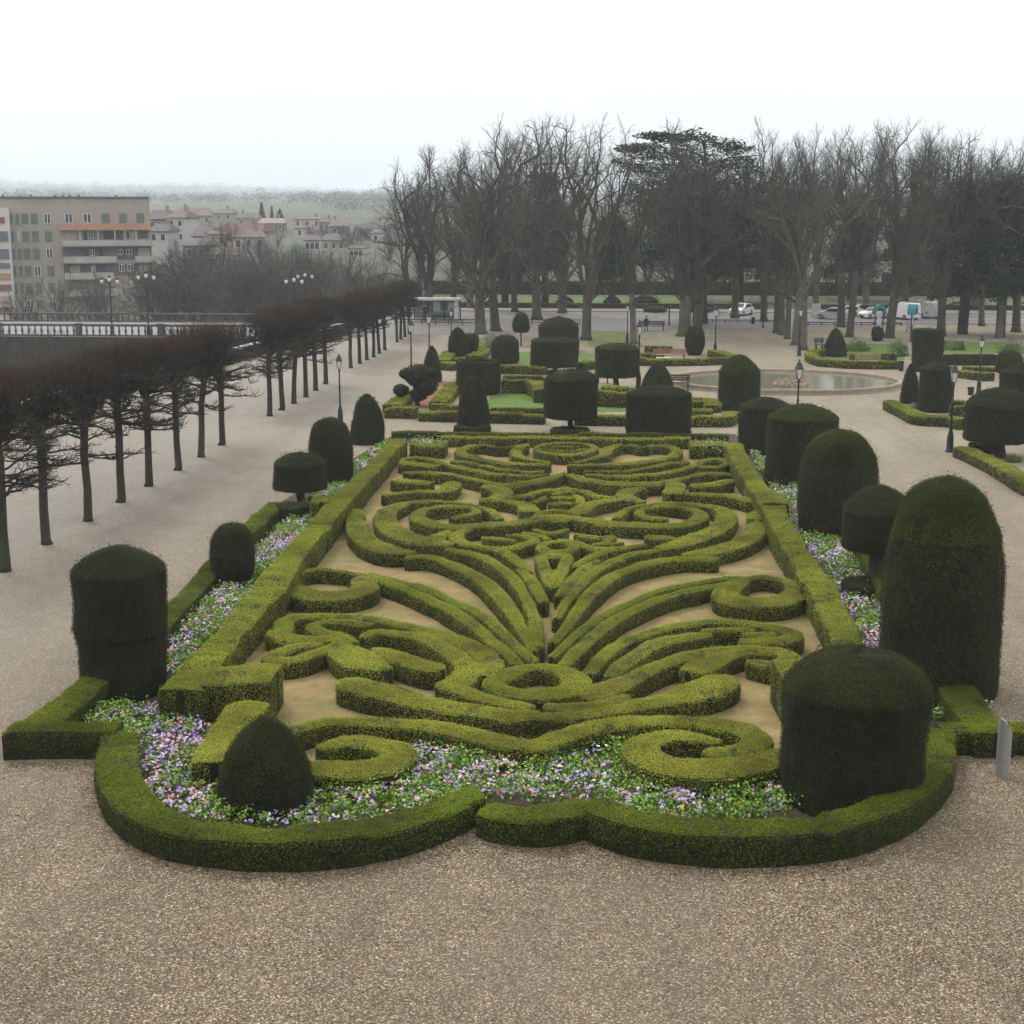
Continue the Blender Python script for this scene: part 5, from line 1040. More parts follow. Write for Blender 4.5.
fbox('wall', -40, 149, 198.2, 330, 0, 14, M_WALLF); fbox('roof', -40, 149.4, 196.6, 198.1, -.25, 14.2, M_ROOFD)
for u in (1, 29, 53, 61.5, 68.5, 77.5, 115.5): fbox('chimney', u-1.0, u+1.0, 194.5, 196.5, 3, 3.8, M_ROOFD)
def window(u0, u1, v0, v1, kind, y=-.04, par=None):
    f = fbox('window', u0, u1, v0, v1, y-.06, y, M_WFR if kind != 's' else M_SHUT)
    if kind == 's':
        for k in range(1, 2): fbox('slat', u0+.2, u1-.2, v0+.35, v1-.35, y-.09, y-.062, M_SHUT, f)
    else:
        um = (u0+u1)/2; fbox('pane', u0+.55, um-.4, v0+.5, v1-.5, y-.075, y-.062, M_GLASS, f); fbox('pane', um+.4, u1-.55, v0+.5, v1-.5, y-.075, y-.062, M_GLASS, f)
rows = [(213.5, 223.5), (231, 241), (248, 258), (265, 275), (282, 292), (299, 307.5)]
kinds = ['ssssw', 'swsss', 'ssssw', 'sssws', 'sssss', 'wwwsw']
for r, (v0, v1) in enumerate(rows):
    for (u0, u1), kd in zip(((7.4, 9.8), (13.2, 16), (18.5, 25), (28, 34.5), (41, 47.5)), kinds[r]): window(u0, u1, v0, v1, kd)
for (u0, u1), kd in zip(((62, 69.5), (80.5, 88.5), (99, 107), (117.3, 125), (135, 142.7)), 'wwsss'): window(u0, u1, 213.5, 223, kd)
fbox('orange_band', 56.5, 149, 223.4, 230, -1.3, -.02, M_ORANGE)
# loggia floors
for r, (v0, v1, vs) in enumerate(((230.2, 240, 246.5), (247.2, 256, 263.3), (264, 272, 279.5), (280.5, 289, 296.5))):
    u1 = 149; fbox('loggia_back', 57.5, 148.6, v0, v1+4, -.03, -.005, M_DARK if r in (1, 2) else M_WALLF)  # flat sheet on the wall; on middle floors its dark colour paints loggia shade
    right = (58, 152.5) if r == 0 else None
    for (a, b) in (((58, 150),) if r == 0 else ((58, 112 if r == 1 else 108), (131, 153))):
        fbox('balcony', a, b, v1, vs-.9, -1.5, -1.38, M_CONC); fbox('balcony_floor', a, b, vs-.9, vs, -1.5, -.01, M_ROOFD)
for (u0, u1, v0, v1, m) in ((61, 74, 231, 239.8, M_PINKW), (75, 78, 231, 240, M_CREAM), (79.5, 83, 231, 246, M_GLASS), (100, 111, 231.5, 239, M_GLASS), (113, 119, 231, 240, M_SHUT), (136.5, 146, 230.8, 238.5, M_DARK), (128, 134, 231, 240, M_CREAM),
                            (64, 68.5, 249.5, 255.8, M_DARK), (68.8, 75, 248.5, 255.8, M_REDW), (79.5, 84, 248, 260, M_GLASS), (95, 98.5, 248, 255.8, M_GLASS), (100, 111, 248, 255.8, M_SHUT), (135, 147, 248, 256, M_PINKW),
                            (64, 74, 265, 272, M_PINKW), (80, 84, 265, 272, M_SHUT), (85, 90, 265, 272, M_CREAM), (100, 112, 264.5, 271.5, M_BLUEP), (135, 146, 265, 272, M_CREAM), (107, 111, 289, 295, M_CREAM), (112, 115.5, 289, 295, M_CREAM), (124, 129, 281, 288.5, M_CREAM), (124, 129, 297, 304, M_CREAM)):
    fbox('bay_panel', u0, u1, v0, v1, -.10, -.035, m)
for (u0, u1, v0, v1) in ((84.5, 89.5, 231.5, 238.7), (120.5, 127, 231.5, 239.5), (85, 90, 249, 255.5), (113.3, 119, 249, 255), (122.3, 128.5, 249, 255), (114.3, 119.5, 264.3, 271.6), (123, 128.8, 264.3, 271.6)): window(u0, u1, v0, v1, 'w', -.11)
for u in (75.5, 94, 111, 121.5, 133): fbox('party_wall', u, u+.7, 230.2, 246, -1.3, -.11, M_CREAM)
for u in (23, 21, 31, 43, 52, 66, 84, 102.5, 121): fbox('vent', u-.4, u+.4, 202, 203.2, -.05, -.01, M_DARK)
# a second, colourful block cut by the frame
root2 = link('apartment_building', None, loc=root.location); root2.rotation_euler = root.rotation_euler; tag(root2, 'sliver of a colourful block with red and blue balconies at the left frame edge', 'building')
for k, (v0, v1, m) in enumerate(((212, 222.5, M_REDW), (222.7, 240, M_BLUEP), (240.2, 257, M_BLUEP), (257.2, 266, M_BLUEP), (266.2, 277, M_ORANGE), (277.2, 288, M_REDW), (288.2, 299, M_PINKW), (299.2, 310, M_REDW))):
    fbox('balcony', -12, 4.5 if k else 2.5, v0+(v1-v0)*.45, v1, -3.2, -3.0, m, root2)
fbox('wall', -14, 7.0, 208, 330, -2.98, -.02, M_CREAM, root2)
# ---------------------------------------------------------------- houses of the far bank
M_TILE = {}
def tile(c):
    if c not in M_TILE: M_TILE[c] = plain('roof_tiles', c, .9, .22, .35)
    return M_TILE[c]
RW = {}
def rend(c):
    if c not in RW: RW[c] = plain('house_render', c, .9, .1, .2)
    return RW[c]
HSG = 'old tiled houses on the far bank'
def house(lab, u0, u1, ve, vr, d, wc, rc, wins=2, yaw=0.0, hip=0.15, dep=9.0, rows=1, grp=HSG):
    c = PD((u0+u1)/2, ve, d); W = (u1-u0)/2*d/FE; ez = c[2]; zb = float(tz(np.array([c[0]]), np.array([c[1]]))[0])-1.5; rh = (ve-vr)*d/FE; root = link('house', None, loc=(c[0], c[1], zb), rotz=yaw+YAW*.6); tag(root, lab, 'house', grp); hh = ez-zb
    if hh < 1.5: hh = 1.5
    g = Geo(); g.box((-W, 0, 0), (W, dep, hh)); obj('wall', g, rend(wc), root)
    g = Geo(); o = .35; V = [(-W-o, -o, hh+.02), (W+o, -o, hh+.02), (W+o, dep+o, hh+.02), (-W-o, dep+o, hh+.02), (-W+hip*W, dep/2, hh+rh), (W-hip*W, dep/2, hh+rh)]
    V += [(x, y, z-.18) for x, y, z in V[:4]]
    g.add(V, [(0, 1, 5, 4), (2, 3, 4, 5), (6, 7, 1, 0), (7, 8, 2, 1), (8, 9, 3, 2), (9, 6, 0, 3)], [(1, 2, 5), (3, 0, 4)]); rf = obj('roof', g, tile(rc), root)
    g = Geo(); cx = W*(.45 if int(u0) % 2 else -.5); g.box((cx-.35, dep/2-.3, hh+rh*.6), (cx+.35, dep/2+.3, hh+rh+1.0)); obj('chimney', g, rend((.24, .19, .17)), rf)
    for r in range(rows):
        for k in range(wins):
            x = -W+(k+.5)*2*W/wins; z = hh-1.9-r*2.8; q = Geo(); q.box((x-.5, -.08, z), (x+.5, -.003, z+1.4)); w_ = obj('window', q, rend((.55, .53, .5)), root); q = Geo(); q.box((x-.4, -.10, z+.1), (x+.4, -.082, z+1.3)); obj('pane', q, M_GLASS, w_)
GR = (.105, .090, .088); PK = (.135, .105, .098); RD = (.125, .062, .052); WH = (.38, .365, .35); CR = (.27, .245, .22); GY = (.145, .138, .132); OR = (.13, .092, .080)
for a in (('grey-roofed house tucked behind the corner of the flats', 149, 170, 219, 210.5, 330, GY, GR, 3, .1), ('white house with a low pink roof right of the flats', 167, 184, 217.5, 211, 322, WH, PK, 2, -.1, .15, 9, 2), ('small white house with a dark roof near the flats', 149, 167, 231, 224, 292, WH, GR, 2, 0),
          ('long pale-roofed house with several chimneys', 176, 210, 215.5, 208, 420, CR, PK, 4, .15), ('grey house with a tall blank wall below the long roof', 193, 211, 236, 226.5, 288, GY, GR, 1, .05), ('low house with a wide slate-coloured roof in front', 183, 207, 245.5, 238.5, 268, GY, GR, 2, 0),
          ('big red-roofed house in the middle of the old town', 211, 262, 231.5, 223.5, 305, CR, RD, 4, -.15), ('pale house with an orange lower roof before the red one', 233, 264, 237, 230.5, 282, WH, OR, 3, .2), ('white house with a small porch left of the red roof', 207, 226, 234, 231, 286, WH, OR, 2, 0, .15, 8, 2),
          ('cream house with dark tall windows nearest the river', 211, 238, 255, 248.5, 246, WH, OR, 4, .25, .2, 9, 2), ('beige tall block with chimneys in the haze', 293, 321, 219, 216.5, 420, (.42, .34, .31), PK, 3, 0, .05, 10, 2), ('tiny white house beside the beige block', 295, 304, 228, 226, 380, WH, OR, 1, 0),
          ('house with a mauve roof beneath the cypresses', 259, 284, 223, 218.5, 432, PK, (.26, .18, .18), 3, .1), ('hazy house with a wide flat roof near the bare trees', 357, 384, 228.5, 222, 384, PK, GR, 3, -.1), ('white gable at the end of the wide-roofed house', 371, 380, 233, 229.5, 360, WH, PK, 1, 0),
          ('white house half hidden by the riverside thicket', 349, 363, 248, 243, 300, WH, PK, 3, 0), ('white house with narrow windows in the thicket', 305, 319, 240, 235, 305, WH, GR, 3, .1), ('small hazy grey house right of the beige block', 319, 329, 222, 219, 405, GY, GR, 2, 0), ('hazy pink house behind the thicket', 330, 348, 226, 220, 392, PK, PK, 2, .1),
          ('hazy low house left of the white thicket house', 322, 345, 240, 234, 330, CR, GR, 3, .05), ('hazy house above the long pale roof', 205, 232, 213, 209, 470, CR, PK, 3, 0), ('hazy house with a grey roof above the red one', 236, 258, 218, 213, 450, CR, GR, 2, .1), ('hazy house far right of the old town', 384, 404, 224, 218, 400, CR, PK, 2, 0)):
    house(*a)
HH = 'pale houses on the hazy hill'
for lab, u0, u1, ve, vr, d in (('white villa on the hill above the corner of the flats', 141, 151, 190, 187, 3900), ('long white house on the hill skyline', 215, 230, 190.5, 188, 3900), ('broad pale house high in the middle of the hill', 255, 272, 196, 193, 3300), ('small white house right of the broad pale one', 286, 293, 198.5, 196, 3300),
                              ('pale house on the hill above the thicket', 306, 317, 202, 199, 2800), ('pair of pale gables on the hill at the right', 372, 383, 207, 203.5, 2300), ('small pale house low on the hill', 345, 354, 206, 203, 2500), ('small pale house high on the left hill', 160, 168, 192, 190, 3900), ('pale house on the ridge by the tall trees', 256, 264, 190, 187.5, 2500), ('low white farm on the hill slope', 322, 332, 198, 196, 3300)):
    house(lab, u0, u1, ve, vr, d, WH, PK, 3, 0, .15, 9, 1, HH)
# hill woods: too many crowns to count
M_WOOD = foliage('hill_wood_leaves', [(.088, .098, .088), (.095, .108, .092), (.105, .115, .098)], big=.02)
g = Geo(); rw = np.random.default_rng(12); n = 2400; d = 560+4500*rw.random(n)**1.15; uu = rw.uniform(-40, 470, n)
for k in range(n):
    p = PD(uu[k], 207, d[k]); z = float(tz(np.array([p[0]]), np.array([p[1]]))[0]); h = rw.uniform(4, 8)*(1+d[k]/4000); 
    if snoise(np.array([[p[0], p[1], 0]]), .0016, 1)[0] < -.3: continue
    if d[k] < 700 and rw.random() < .5: continue
    m = 110; D = rw.normal(size=(m, 3))*np.array((h*.33, h*.33, h*.28)); g.leaves(np.array((p[0], p[1], z+h*.5))+D, D*.15, h*.15, up=1.5, rnd=.35)
struct(obj('hill_woods', g, M_WOOD), None, 'stuff')['label'] = 'hazy woods covering the hill'
for u, vt, vb, d, w, lab in ((262, 203, 219, 470, 7, 'dark cypress clump standing in the old town'), (272, 207, 219, 470, 3, 'thin dark cypress right of the clump'), (280, 209.5, 219, 470, 8, 'rounded dark conifer right of the thin cypress')):
    t_ = PD(u, vt, d); b_ = PD(u, vb, d); h = t_[2]-b_[2]; r = w*d/FE/2; gg = Geo(); D = RNG.normal(size=(500, 3)); D /= np.linalg.norm(D, axis=1)[:, None]; zz = RNG.random(500); C = np.column_stack([D[:, 0]*r*(1.05-zz), D[:, 1]*r*(1.05-zz), zz*h]); gg.leaves(C, D, .8)
    root = link('cypress_tree', None, loc=b_); tag(root, lab, 'tree', 'dark conifers of the old town'); obj('crown', gg, M_PINE, root); q = Geo(); q.tube([(0, 0, -4), (0, 0, h*.5)], [.3, .15], 6); obj('trunk', q, M_TRUNK, root)
# ---------------------------------------------------------------- long pale building behind the right-hand trees
M_FAC = plain('pale_facade', (.42, .38, .34), .9, .08, .2); M_SLATE = plain('slate_roof', (.20, .15, .15), .8, .2, .4)
root = link('long_building', None, loc=(17.5, 192, 0)); tag(root, 'long pale building with rows of windows behind the bare trees on the right', 'building')
g = Geo(); g.box((0, 0, 0), (60, 12, 9.6)); obj('wall', g, M_FAC, root); g = Geo(); V = [(-.5, -.5, 9.62), (60.5, -.5, 9.62), (60.5, 12.5, 9.62), (-.5, 12.5, 9.62), (3, 6, 12.4), (57.5, 6, 12.4)]; g.add(V, [(0, 1, 5, 4), (2, 3, 4, 5), (3, 2, 1, 0)], [(1, 2, 5), (3, 0, 4)]); obj('roof', g, M_SLATE, root)
for r in range(3):
    for k in range(20):
        q = Geo(); x = 1.5+k*3; z = 1.0+r*3.0; q.box((x-.6, -.07, z), (x+.6, -.003, z+1.9)); w_ = obj('window', q, M_WFR, root); q = Geo(); q.box((x-.5, -.09, z+.1), (x+.5, -.072, z+1.8)); obj('pane', q, M_GLASS, w_)
# garden boundary hedges and bushes beyond the road
def bush(lab, u, vb, wpx, vt): 
    b = P(u, vb); r = wpx/ppm(vb)/2; h = hgt(vb, vt); g = Geo(); D = RNG.normal(size=(700, 3)); D /= np.linalg.norm(D, axis=1)[:, None]; D[:, 2] = np.abs(D[:, 2]); C = b+D*np.array((r, r*.8, h))*RNG.uniform(.7, 1, 700)[:, None]; g.leaves(C, D, .3); V, k, n = g.lathe([(r*.9, 0), (r*.9, h*.5), (r*.6, h*.8), (.02, h*.95)], 12, b, m=1); tag(obj('round_bush', g, [M_YEWG, M_YEWCORE]), lab, 'bush', 'clipped bushes beyond the road')
bush('round dark bush beyond the road, left one', 565, 306, 20, 296); bush('round dark bush beyond the road, right of the pale trunk', 612, 306, 20, 296); bush('low dark bush beside the tall bollard', 655, 312, 26, 305); bush('wide bush behind the slim dark tree', 645, 305, 30, 295)
bush('low dark bush left of the white car', 700, 312, 30, 305.5)
g = Geo(); hedge_geo(g, [(-24, 189.5, 1.4), (20, 190, 1.4), (80, 189.5, 1.4)], 1.6, 1.0, step=1.0, cap=0 if False else None) if False else hedge_geo(g, [(-24, 188, 1.4), (20, 188.4, 1.4), (80, 188, 1.4)], 1.6, 1.0, step=1.0, lk=2.2)
tag(obj('boundary_hedge', g, [M_YEW, M_BOXCORE]), 'dark boundary hedge at the back of the far lawn', 'hedge')
# ---------------------------------------------------------------- air
def hazebox():
    t = bpy.data.materials.new('haze'); t.use_nodes = True; nt = t.node_tree; nt.nodes.clear(); o = nt.nodes.new('ShaderNodeOutputMaterial'); v = nt.nodes.new('ShaderNodeVolumePrincipled')
    v.inputs['Color'].default_value = (.86, .94, 1.0, 1); v.inputs['Density'].default_value = .00035; v.inputs['Anisotropy'].default_value = .1; nt.links.new(v.outputs[0], o.inputs['Volume'])
    g = Geo(); g.box((-6200, -6200, -16), (6200, 6200, 150)); ob = obj('haze', g, t); ob['kind'] = 'stuff'; ob.display_type = 'WIRE'
hazebox()
# ---------------------------------------------------------------- lamp posts
M_CAST = plain('cast_iron', (.020, .022, .024), .45, .3, 6.0); M_MILK = plain('milk_glass', (.62, .60, .56), .35, .08, 3.0)
def lamp_proto():
    root = link('street_lamp', None); g = Geo()
    g.lathe([(.20, 0), (.20, .06), (.165, .10), (.155, .5), (.14, .75), (.10, .95), (.075, 1.02), (.09, 1.06), (.055, 1.10)], 14); obj('base', g, M_CAST, root, True)
    g = Geo(); g.lathe([(.052, 1.08), (.05, 2.2), (.07, 2.22), (.07, 2.27), (.045, 2.29), (.04, 3.05), (.075, 3.08), (.075, 3.13), (.03, 3.16)], 12); obj('pole', g, M_CAST, root, True)
    g = Geo(); r0, r1, z0, z1 = .105, .205, 3.24, 3.68; q = math.pi/4
    g.lathe([(r0*.9, z0), (r1*.94, z1)], 4, rot=q); ln = obj('lantern', g, M_MILK, root)
    g = Geo()
    for k in range(4):
        a = q+k*math.pi/2; g.tube([(0, 0, 3.15), (r0*math.cos(a), r0*math.sin(a), z0), (r1*math.cos(a), r1*math.sin(a), z1)], [.018, .016, .014], 5)
    g.lathe([(r1*1.1, z1), (r1*1.1, z1+.04), (r1*.98, z1+.045)], 4, rot=q); g.lathe([(r0*1.06, z0-.03), (r0*1.06, z0)], 4, rot=q); obj('frame', g, M_CAST, ln)
    g = Geo(); g.lathe([(r1*1.12, z1+.04), (r1*.7, z1+.17), (r1*.62, z1+.19), (r1*.62, z1+.25), (r1*.3, z1+.32), (.03, z1+.34), (.05, z1+.38), (.03, z1+.42), (.004, z1+.47)], 12); obj('lamp_cap', g, M_CAST, ln, True)
    return root
LP = lamp_proto(); CH[LP.name] = kids(LP); first = True
for c in CH[LP.name]: CH[c.name] = kids(c)
for u, vb, vt, lab in ((949.5, 452, 360, 'black lamp post standing on gravel left of the umbrella yew on the right'), (796, 448, 357, 'black lamp post rising behind the flat-domed cylinder yew'), (340.5, 424, 351.5, 'black lamp post on the promenade behind the bullet yew'), (411.5, 381, 317, 'black lamp post behind the ragged cloud yew'), (429.5, 366, 310, 'thin black lamp post left of the far left cone yew'),
                       (451.5, 350, 306, 'thin black lamp post before the bus shelter panels'), (715, 355, 304, 'black lamp post at the path beside the oval yew'), (799, 356, 304, 'black lamp post before the five close-set trunks'), (978.5, 393, 333, 'black lamp post on the right beside the bin'), (638.5, 388, 318, 'black lamp post right of the standard drum yew'), (627, 344, 301, 'thin black lamp post left of the slim dark tree')):
    b = P(u, vb); s = hgt(vb, vt)/4.15
    if first: o = LP; o.location = [float(x) for x in b]; o.scale = (s, s, s); first = False
    else: o = dup(LP, b, u*.01, s)
    tag(o, lab, 'street lamp', 'black lantern lamp posts of the garden')
# globe candelabra on the bridge
def candelabra(u, v, vb, y, lab, n=3):
    dv = RM @ np.array((u-512.0, 512.0-v, -F)); dv = dv*(y/dv[1]); x = dv[0]; zt = H+dv[2]; root = link('candelabra_lamp', None, loc=(x, y, .0)); tag(root, lab, 'street lamp', 'globe candelabra lamps of the bridge')
    g = Geo(); g.lathe([(.2, 0), (.16, .9), (.07, 1.1), (.055, zt-.3), (.09, zt-.25), (.04, zt)], 10); obj('pole', g, M_CAST, root)
    for k in range(n):
        a = (k-(n-1)/2); gx = a*.68; gz = zt-.15*abs(a)+.1; g = Geo(); g.tube([(0, 0, zt-.5), (gx*.6, 0, zt-.55), (gx, 0, gz-.25)], .03, 5); obj('arm', g, M_CAST, root)
        g = Geo(); g.lathe([(.02, -.2), (.11, -.14), (.15, 0), (.12, .12), (.07, .17)], 12, (gx, 0, gz)); gl = obj('globe', g, M_MILK, root, True); g = Geo(); g.lathe([(.13, .17), (.11, .27), (.02, .42)], 10, (gx, 0, gz)); obj('cap', g, M_CAST, gl, True)
candelabra(109.5, 281, 330, 123.8, 'three-globe lamp on the bridge before the middle of the flats'); candelabra(146, 277, 330, 123.8, 'three-globe lamp on the bridge at the corner of the flats'); candelabra(294, 281, 320, 123.8, 'three-globe lamp at the bridge end, lower one in the thicket'); candelabra(305, 276, 320, 139.4, 'three-globe lamp at the bridge end, higher one in the thicket')
# ---------------------------------------------------------------- metal post
M_STEEL = plain('brushed_steel', (.40, .42, .43), .42, .1, 8.0, metal=.55)
b = P(1002, 776); g = Geo(); hh = hgt(776, 716); n = 20; a = np.linspace(0, 2*math.pi, n, endpoint=False); r = .135
top = hh-.28+.20*np.cos(a+2.6)+.14; V = np.vstack([np.column_stack([r*np.cos(a), r*np.sin(a), np.zeros(n)-.05]), np.column_stack([r*np.cos(a), r*np.sin(a), top]), np.column_stack([.86*r*np.cos(a), .86*r*np.sin(a), top+.004])])
i = np.arange(n); j = (i+1) % n; root = link('metal_post', None, loc=b); tag(root, 'short silver post with a slanted top at the right frame edge', 'post')
g.add(V[:2*n], np.stack([i, j, n+j, n+i], -1)); obj('shaft', g, M_STEEL, root, True); g = Geo(); g.add(np.vstack([V[n:], [[0, 0, hh-.14]]]), np.stack([i, j, n+j, n+i], -1), [(n+x, n+(x+1) % n, 2*n) for x in range(n)]); obj('sign_plate', g, plain('plate_metal', (.55, .56, .57), .35, .06, 10, metal=.3), root)
# ---------------------------------------------------------------- benches, bins, panels
def bench(lab, u, vb, wpx, col, rot=0.0, back=True, stone=False):
    b = P(u, vb); L = wpx/ppm(vb); m = plain('bench_wood', col, .7, .25, 3.0); root = link('park_bench', None, loc=b, rotz=rot); tag(root, lab, 'bench', 'park benches')
    g = Geo()
    for k in range(4): g.box((-L/2, -.22+k*.12, .43), (L/2, -.13+k*.12, .47))
    obj('seat', g, m, root)
    if back:
        g = Geo()
        for k in range(3): g.box((-L/2, .27+k*.03, .56+k*.13), (L/2, .30+k*.03, .66+k*.13))
        obj('backrest', g, m, root)
    for s in (-1, 1):
        g = Geo(); x = s*(L/2-.15); g.box((x-.04, -.24, 0), (x+.04, -.17, .428)); g.box((x-.04, .2, 0), (x+.04, .262, .9 if back else .428)); g.box((x-.04, -.168, .36), (x+.04, .198, .425)); obj('leg', g, M_IRON if not stone else m, root)
bench('wooden slatted bench before the rounded hedge beyond the fountain', 866.5, 367, 26, (.30, .25, .18), math.pi); bench('dark red slatted bench beside the fountain path', 674, 390, 33, (.10, .045, .045), 0); bench('orange-brown slatted bench at the far bed by the oval yew', 669, 361, 34, (.26, .125, .085), math.pi); bench('dark bench left of the teardrop yew', 819, 350, 10, (.08, .07, .06), 0)
bench('dark bench on the right lawn beyond the domed drum', 954, 347, 20, (.06, .05, .05), 0, False); bench('grey bench by the standard drum yew', 603, 383, 14, (.22, .22, .22), math.pi); bench('long dark bench beside the slim dark tree', 652, 331, 26, (.05, .05, .05), math.pi); bench('white stone bench on the path before the far bed', 664, 364, 16, (.6, .58, .55), 0, False, True)
def bin_(lab, u, vb, vt, wpx):
    b = P(u, vb); h = hgt(vb, vt); r = wpx/ppm(vb)/2; root = link('litter_bin', None, loc=b); tag(root, lab, 'bin', 'dark litter bins'); g = Geo(); g.lathe([(r*.7, 0), (r*.78, .05), (r*.95, h*.93), (r*.8, h*.93), (r*.7, h*.5), (.02, h*.4)], 14); obj('body', g, M_CAST, root); g = Geo(); g.lathe([(r*.97, h*.88), (r*1.06, h*.9), (r*1.06, h), (r*.9, h), (r*.9, h*.92)], 14); obj('rim', g, M_CAST, root)
bin_('dark bin beside the lamp post on the right', 970.5, 395, 387, 7); bin_('dark bin at the foot of the square column yew', 901, 371, 361, 5.5); bin_('dark bin at the kerb under the white car', 753, 324, 317, 4)
def bollard(lab, u, vb, vt):
    b = P(u, vb); h = hgt(vb, vt); g = Geo(); g.lathe([(.14, 0), (.12, .1), (.07, .2), (.065, h*.8), (.1, h*.84), (.1, h*.9), (.02, h)], 10); tag(obj('bollard', g, M_CAST, None, True, loc=b), lab, 'bollard', 'iron bollards by the road')
bollard('tall dark bollard left of the massive trunk', 669, 325, 305); bollard('dark bollard by the bin at the kerb', 763, 328, 312)
M_BLUEG = plain('turquoise_plastic', (.025, .17, .21), .45, .15, 2.0); M_WHITEP = plain('white_panel', (.50, .50, .49), .6, .06, 2.0)
def canopy(lab, u, vb, rot):
    b = P(u, vb); root = link('playground_canopy', None, loc=b, rotz=rot); tag(root, lab, 'play structure', 'turquoise canopies in the right-hand bed'); z = hgt(vb, 314)
    for s in (-1, 1):
        g = Geo(); g.tube([(s*.35, 0, 0), (s*.35, 0, z)], .05, 8); obj('post', g, M_CAST, root, True)
    g = Geo(); t = np.linspace(0, math.pi, 13); V = []
    for y in (-.35, .35):
        for rr_ in (.55, .36): V += [(rr_*math.cos(q), y, z+.85*rr_/.55*math.sin(q)) for q in t]
    q = []
    for k in range(12): q += [(k, k+1, 26+k+1, 26+k), (13+k+1, 13+k, 39+k, 39+k+1), (k+1, k, 13+k, 13+k+1), (26+k, 26+k+1, 39+k+1, 39+k)]
    g.add(V, q, None); obj('arch', g, M_BLUEG, root); g = Geo(); g.box((-.16, -.06, z-.9), (.16, .06, z+.1)); obj('panel', g, M_WHITEP, root); g = Geo(); g.box((-.14, -.08, z-1.5), (.14, .08, z-.92)); obj('lower_panel', g, M_BLUEG, root)
canopy('turquoise arched canopy on dark posts, facing the camera, above a clipped bush', 878, 340, .1); canopy('turquoise arched canopy on dark posts, turned edge-on, by the square column yew', 911, 342, 1.2)
def panel(lab, u, vb, vt, wpx):
    b = P(u, vb); h = hgt(vb, vt); w = wpx/ppm(vb); root = link('sign_panel', None, loc=b); tag(root, lab, 'sign'); g = Geo(); g.box((-w/2, -.05, h*.25), (w/2, .05, h)); obj('board', g, M_WHITEP, root)
    for s in (-1, 1):
        g = Geo(); g.box((s*w*.38-.04, -.04, 0), (s*w*.38+.04, .04, h*.25)); obj('post', g, M_CAST, root)
panel('white notice board beside the road between the trees', 816, 317, 303.5, 9); panel('small white sign box below the second canopy', 909, 332, 320, 7)
# bus shelter
b = P(438, 320.5); root = link('bus_shelter', None, loc=b); tag(root, 'white-roofed bus shelter with poster panels at the end of the promenade', 'bus shelter'); k = 1/ppm(320.5)
g = Geo(); g.box((-27*k, -.4, 20.6*k), (23*k, 1.6, 22.6*k)); obj('roof', g, M_WHITEP, root)
for x in (-26, -12, 5, 21.5):
    g = Geo(); g.box((x*k-.06, 1.3, 0), (x*k+.06, 1.42, 20.55*k)); obj('post', g, M_CAST, root)
g = Geo(); g.box((17*k, -.2, .1), (20.5*k, 1.2, 20.5*k)); obj('end_panel', g, M_WHITEP, root); g = Geo(); g.box((-25*k, 1.31, 1*k), (20*k, 1.36, 8*k)); obj('lower_panel', g, plain('shelter_grey', (.16, .18, .18), .5, .1, 2), root)
for x in (-6, 9):
    g = Geo(); g.box((x*k, 1.12, 9*k), ((x+7)*k, 1.24, 18.5*k)); obj('poster_panel', g, M_WHITEP, root)
g = Geo(); g.box((-24*k, 1.325, 8.2*k), (16*k, 1.345, 20*k)); obj('glass', g, plain('shelter_glass', (.16, .19, .18), .1, .1, 2), root)
g = Geo(); g.box((-20*k, .7, .42), (12*k, 1.1, .48)); obj('seat', g, M_IRON, root)
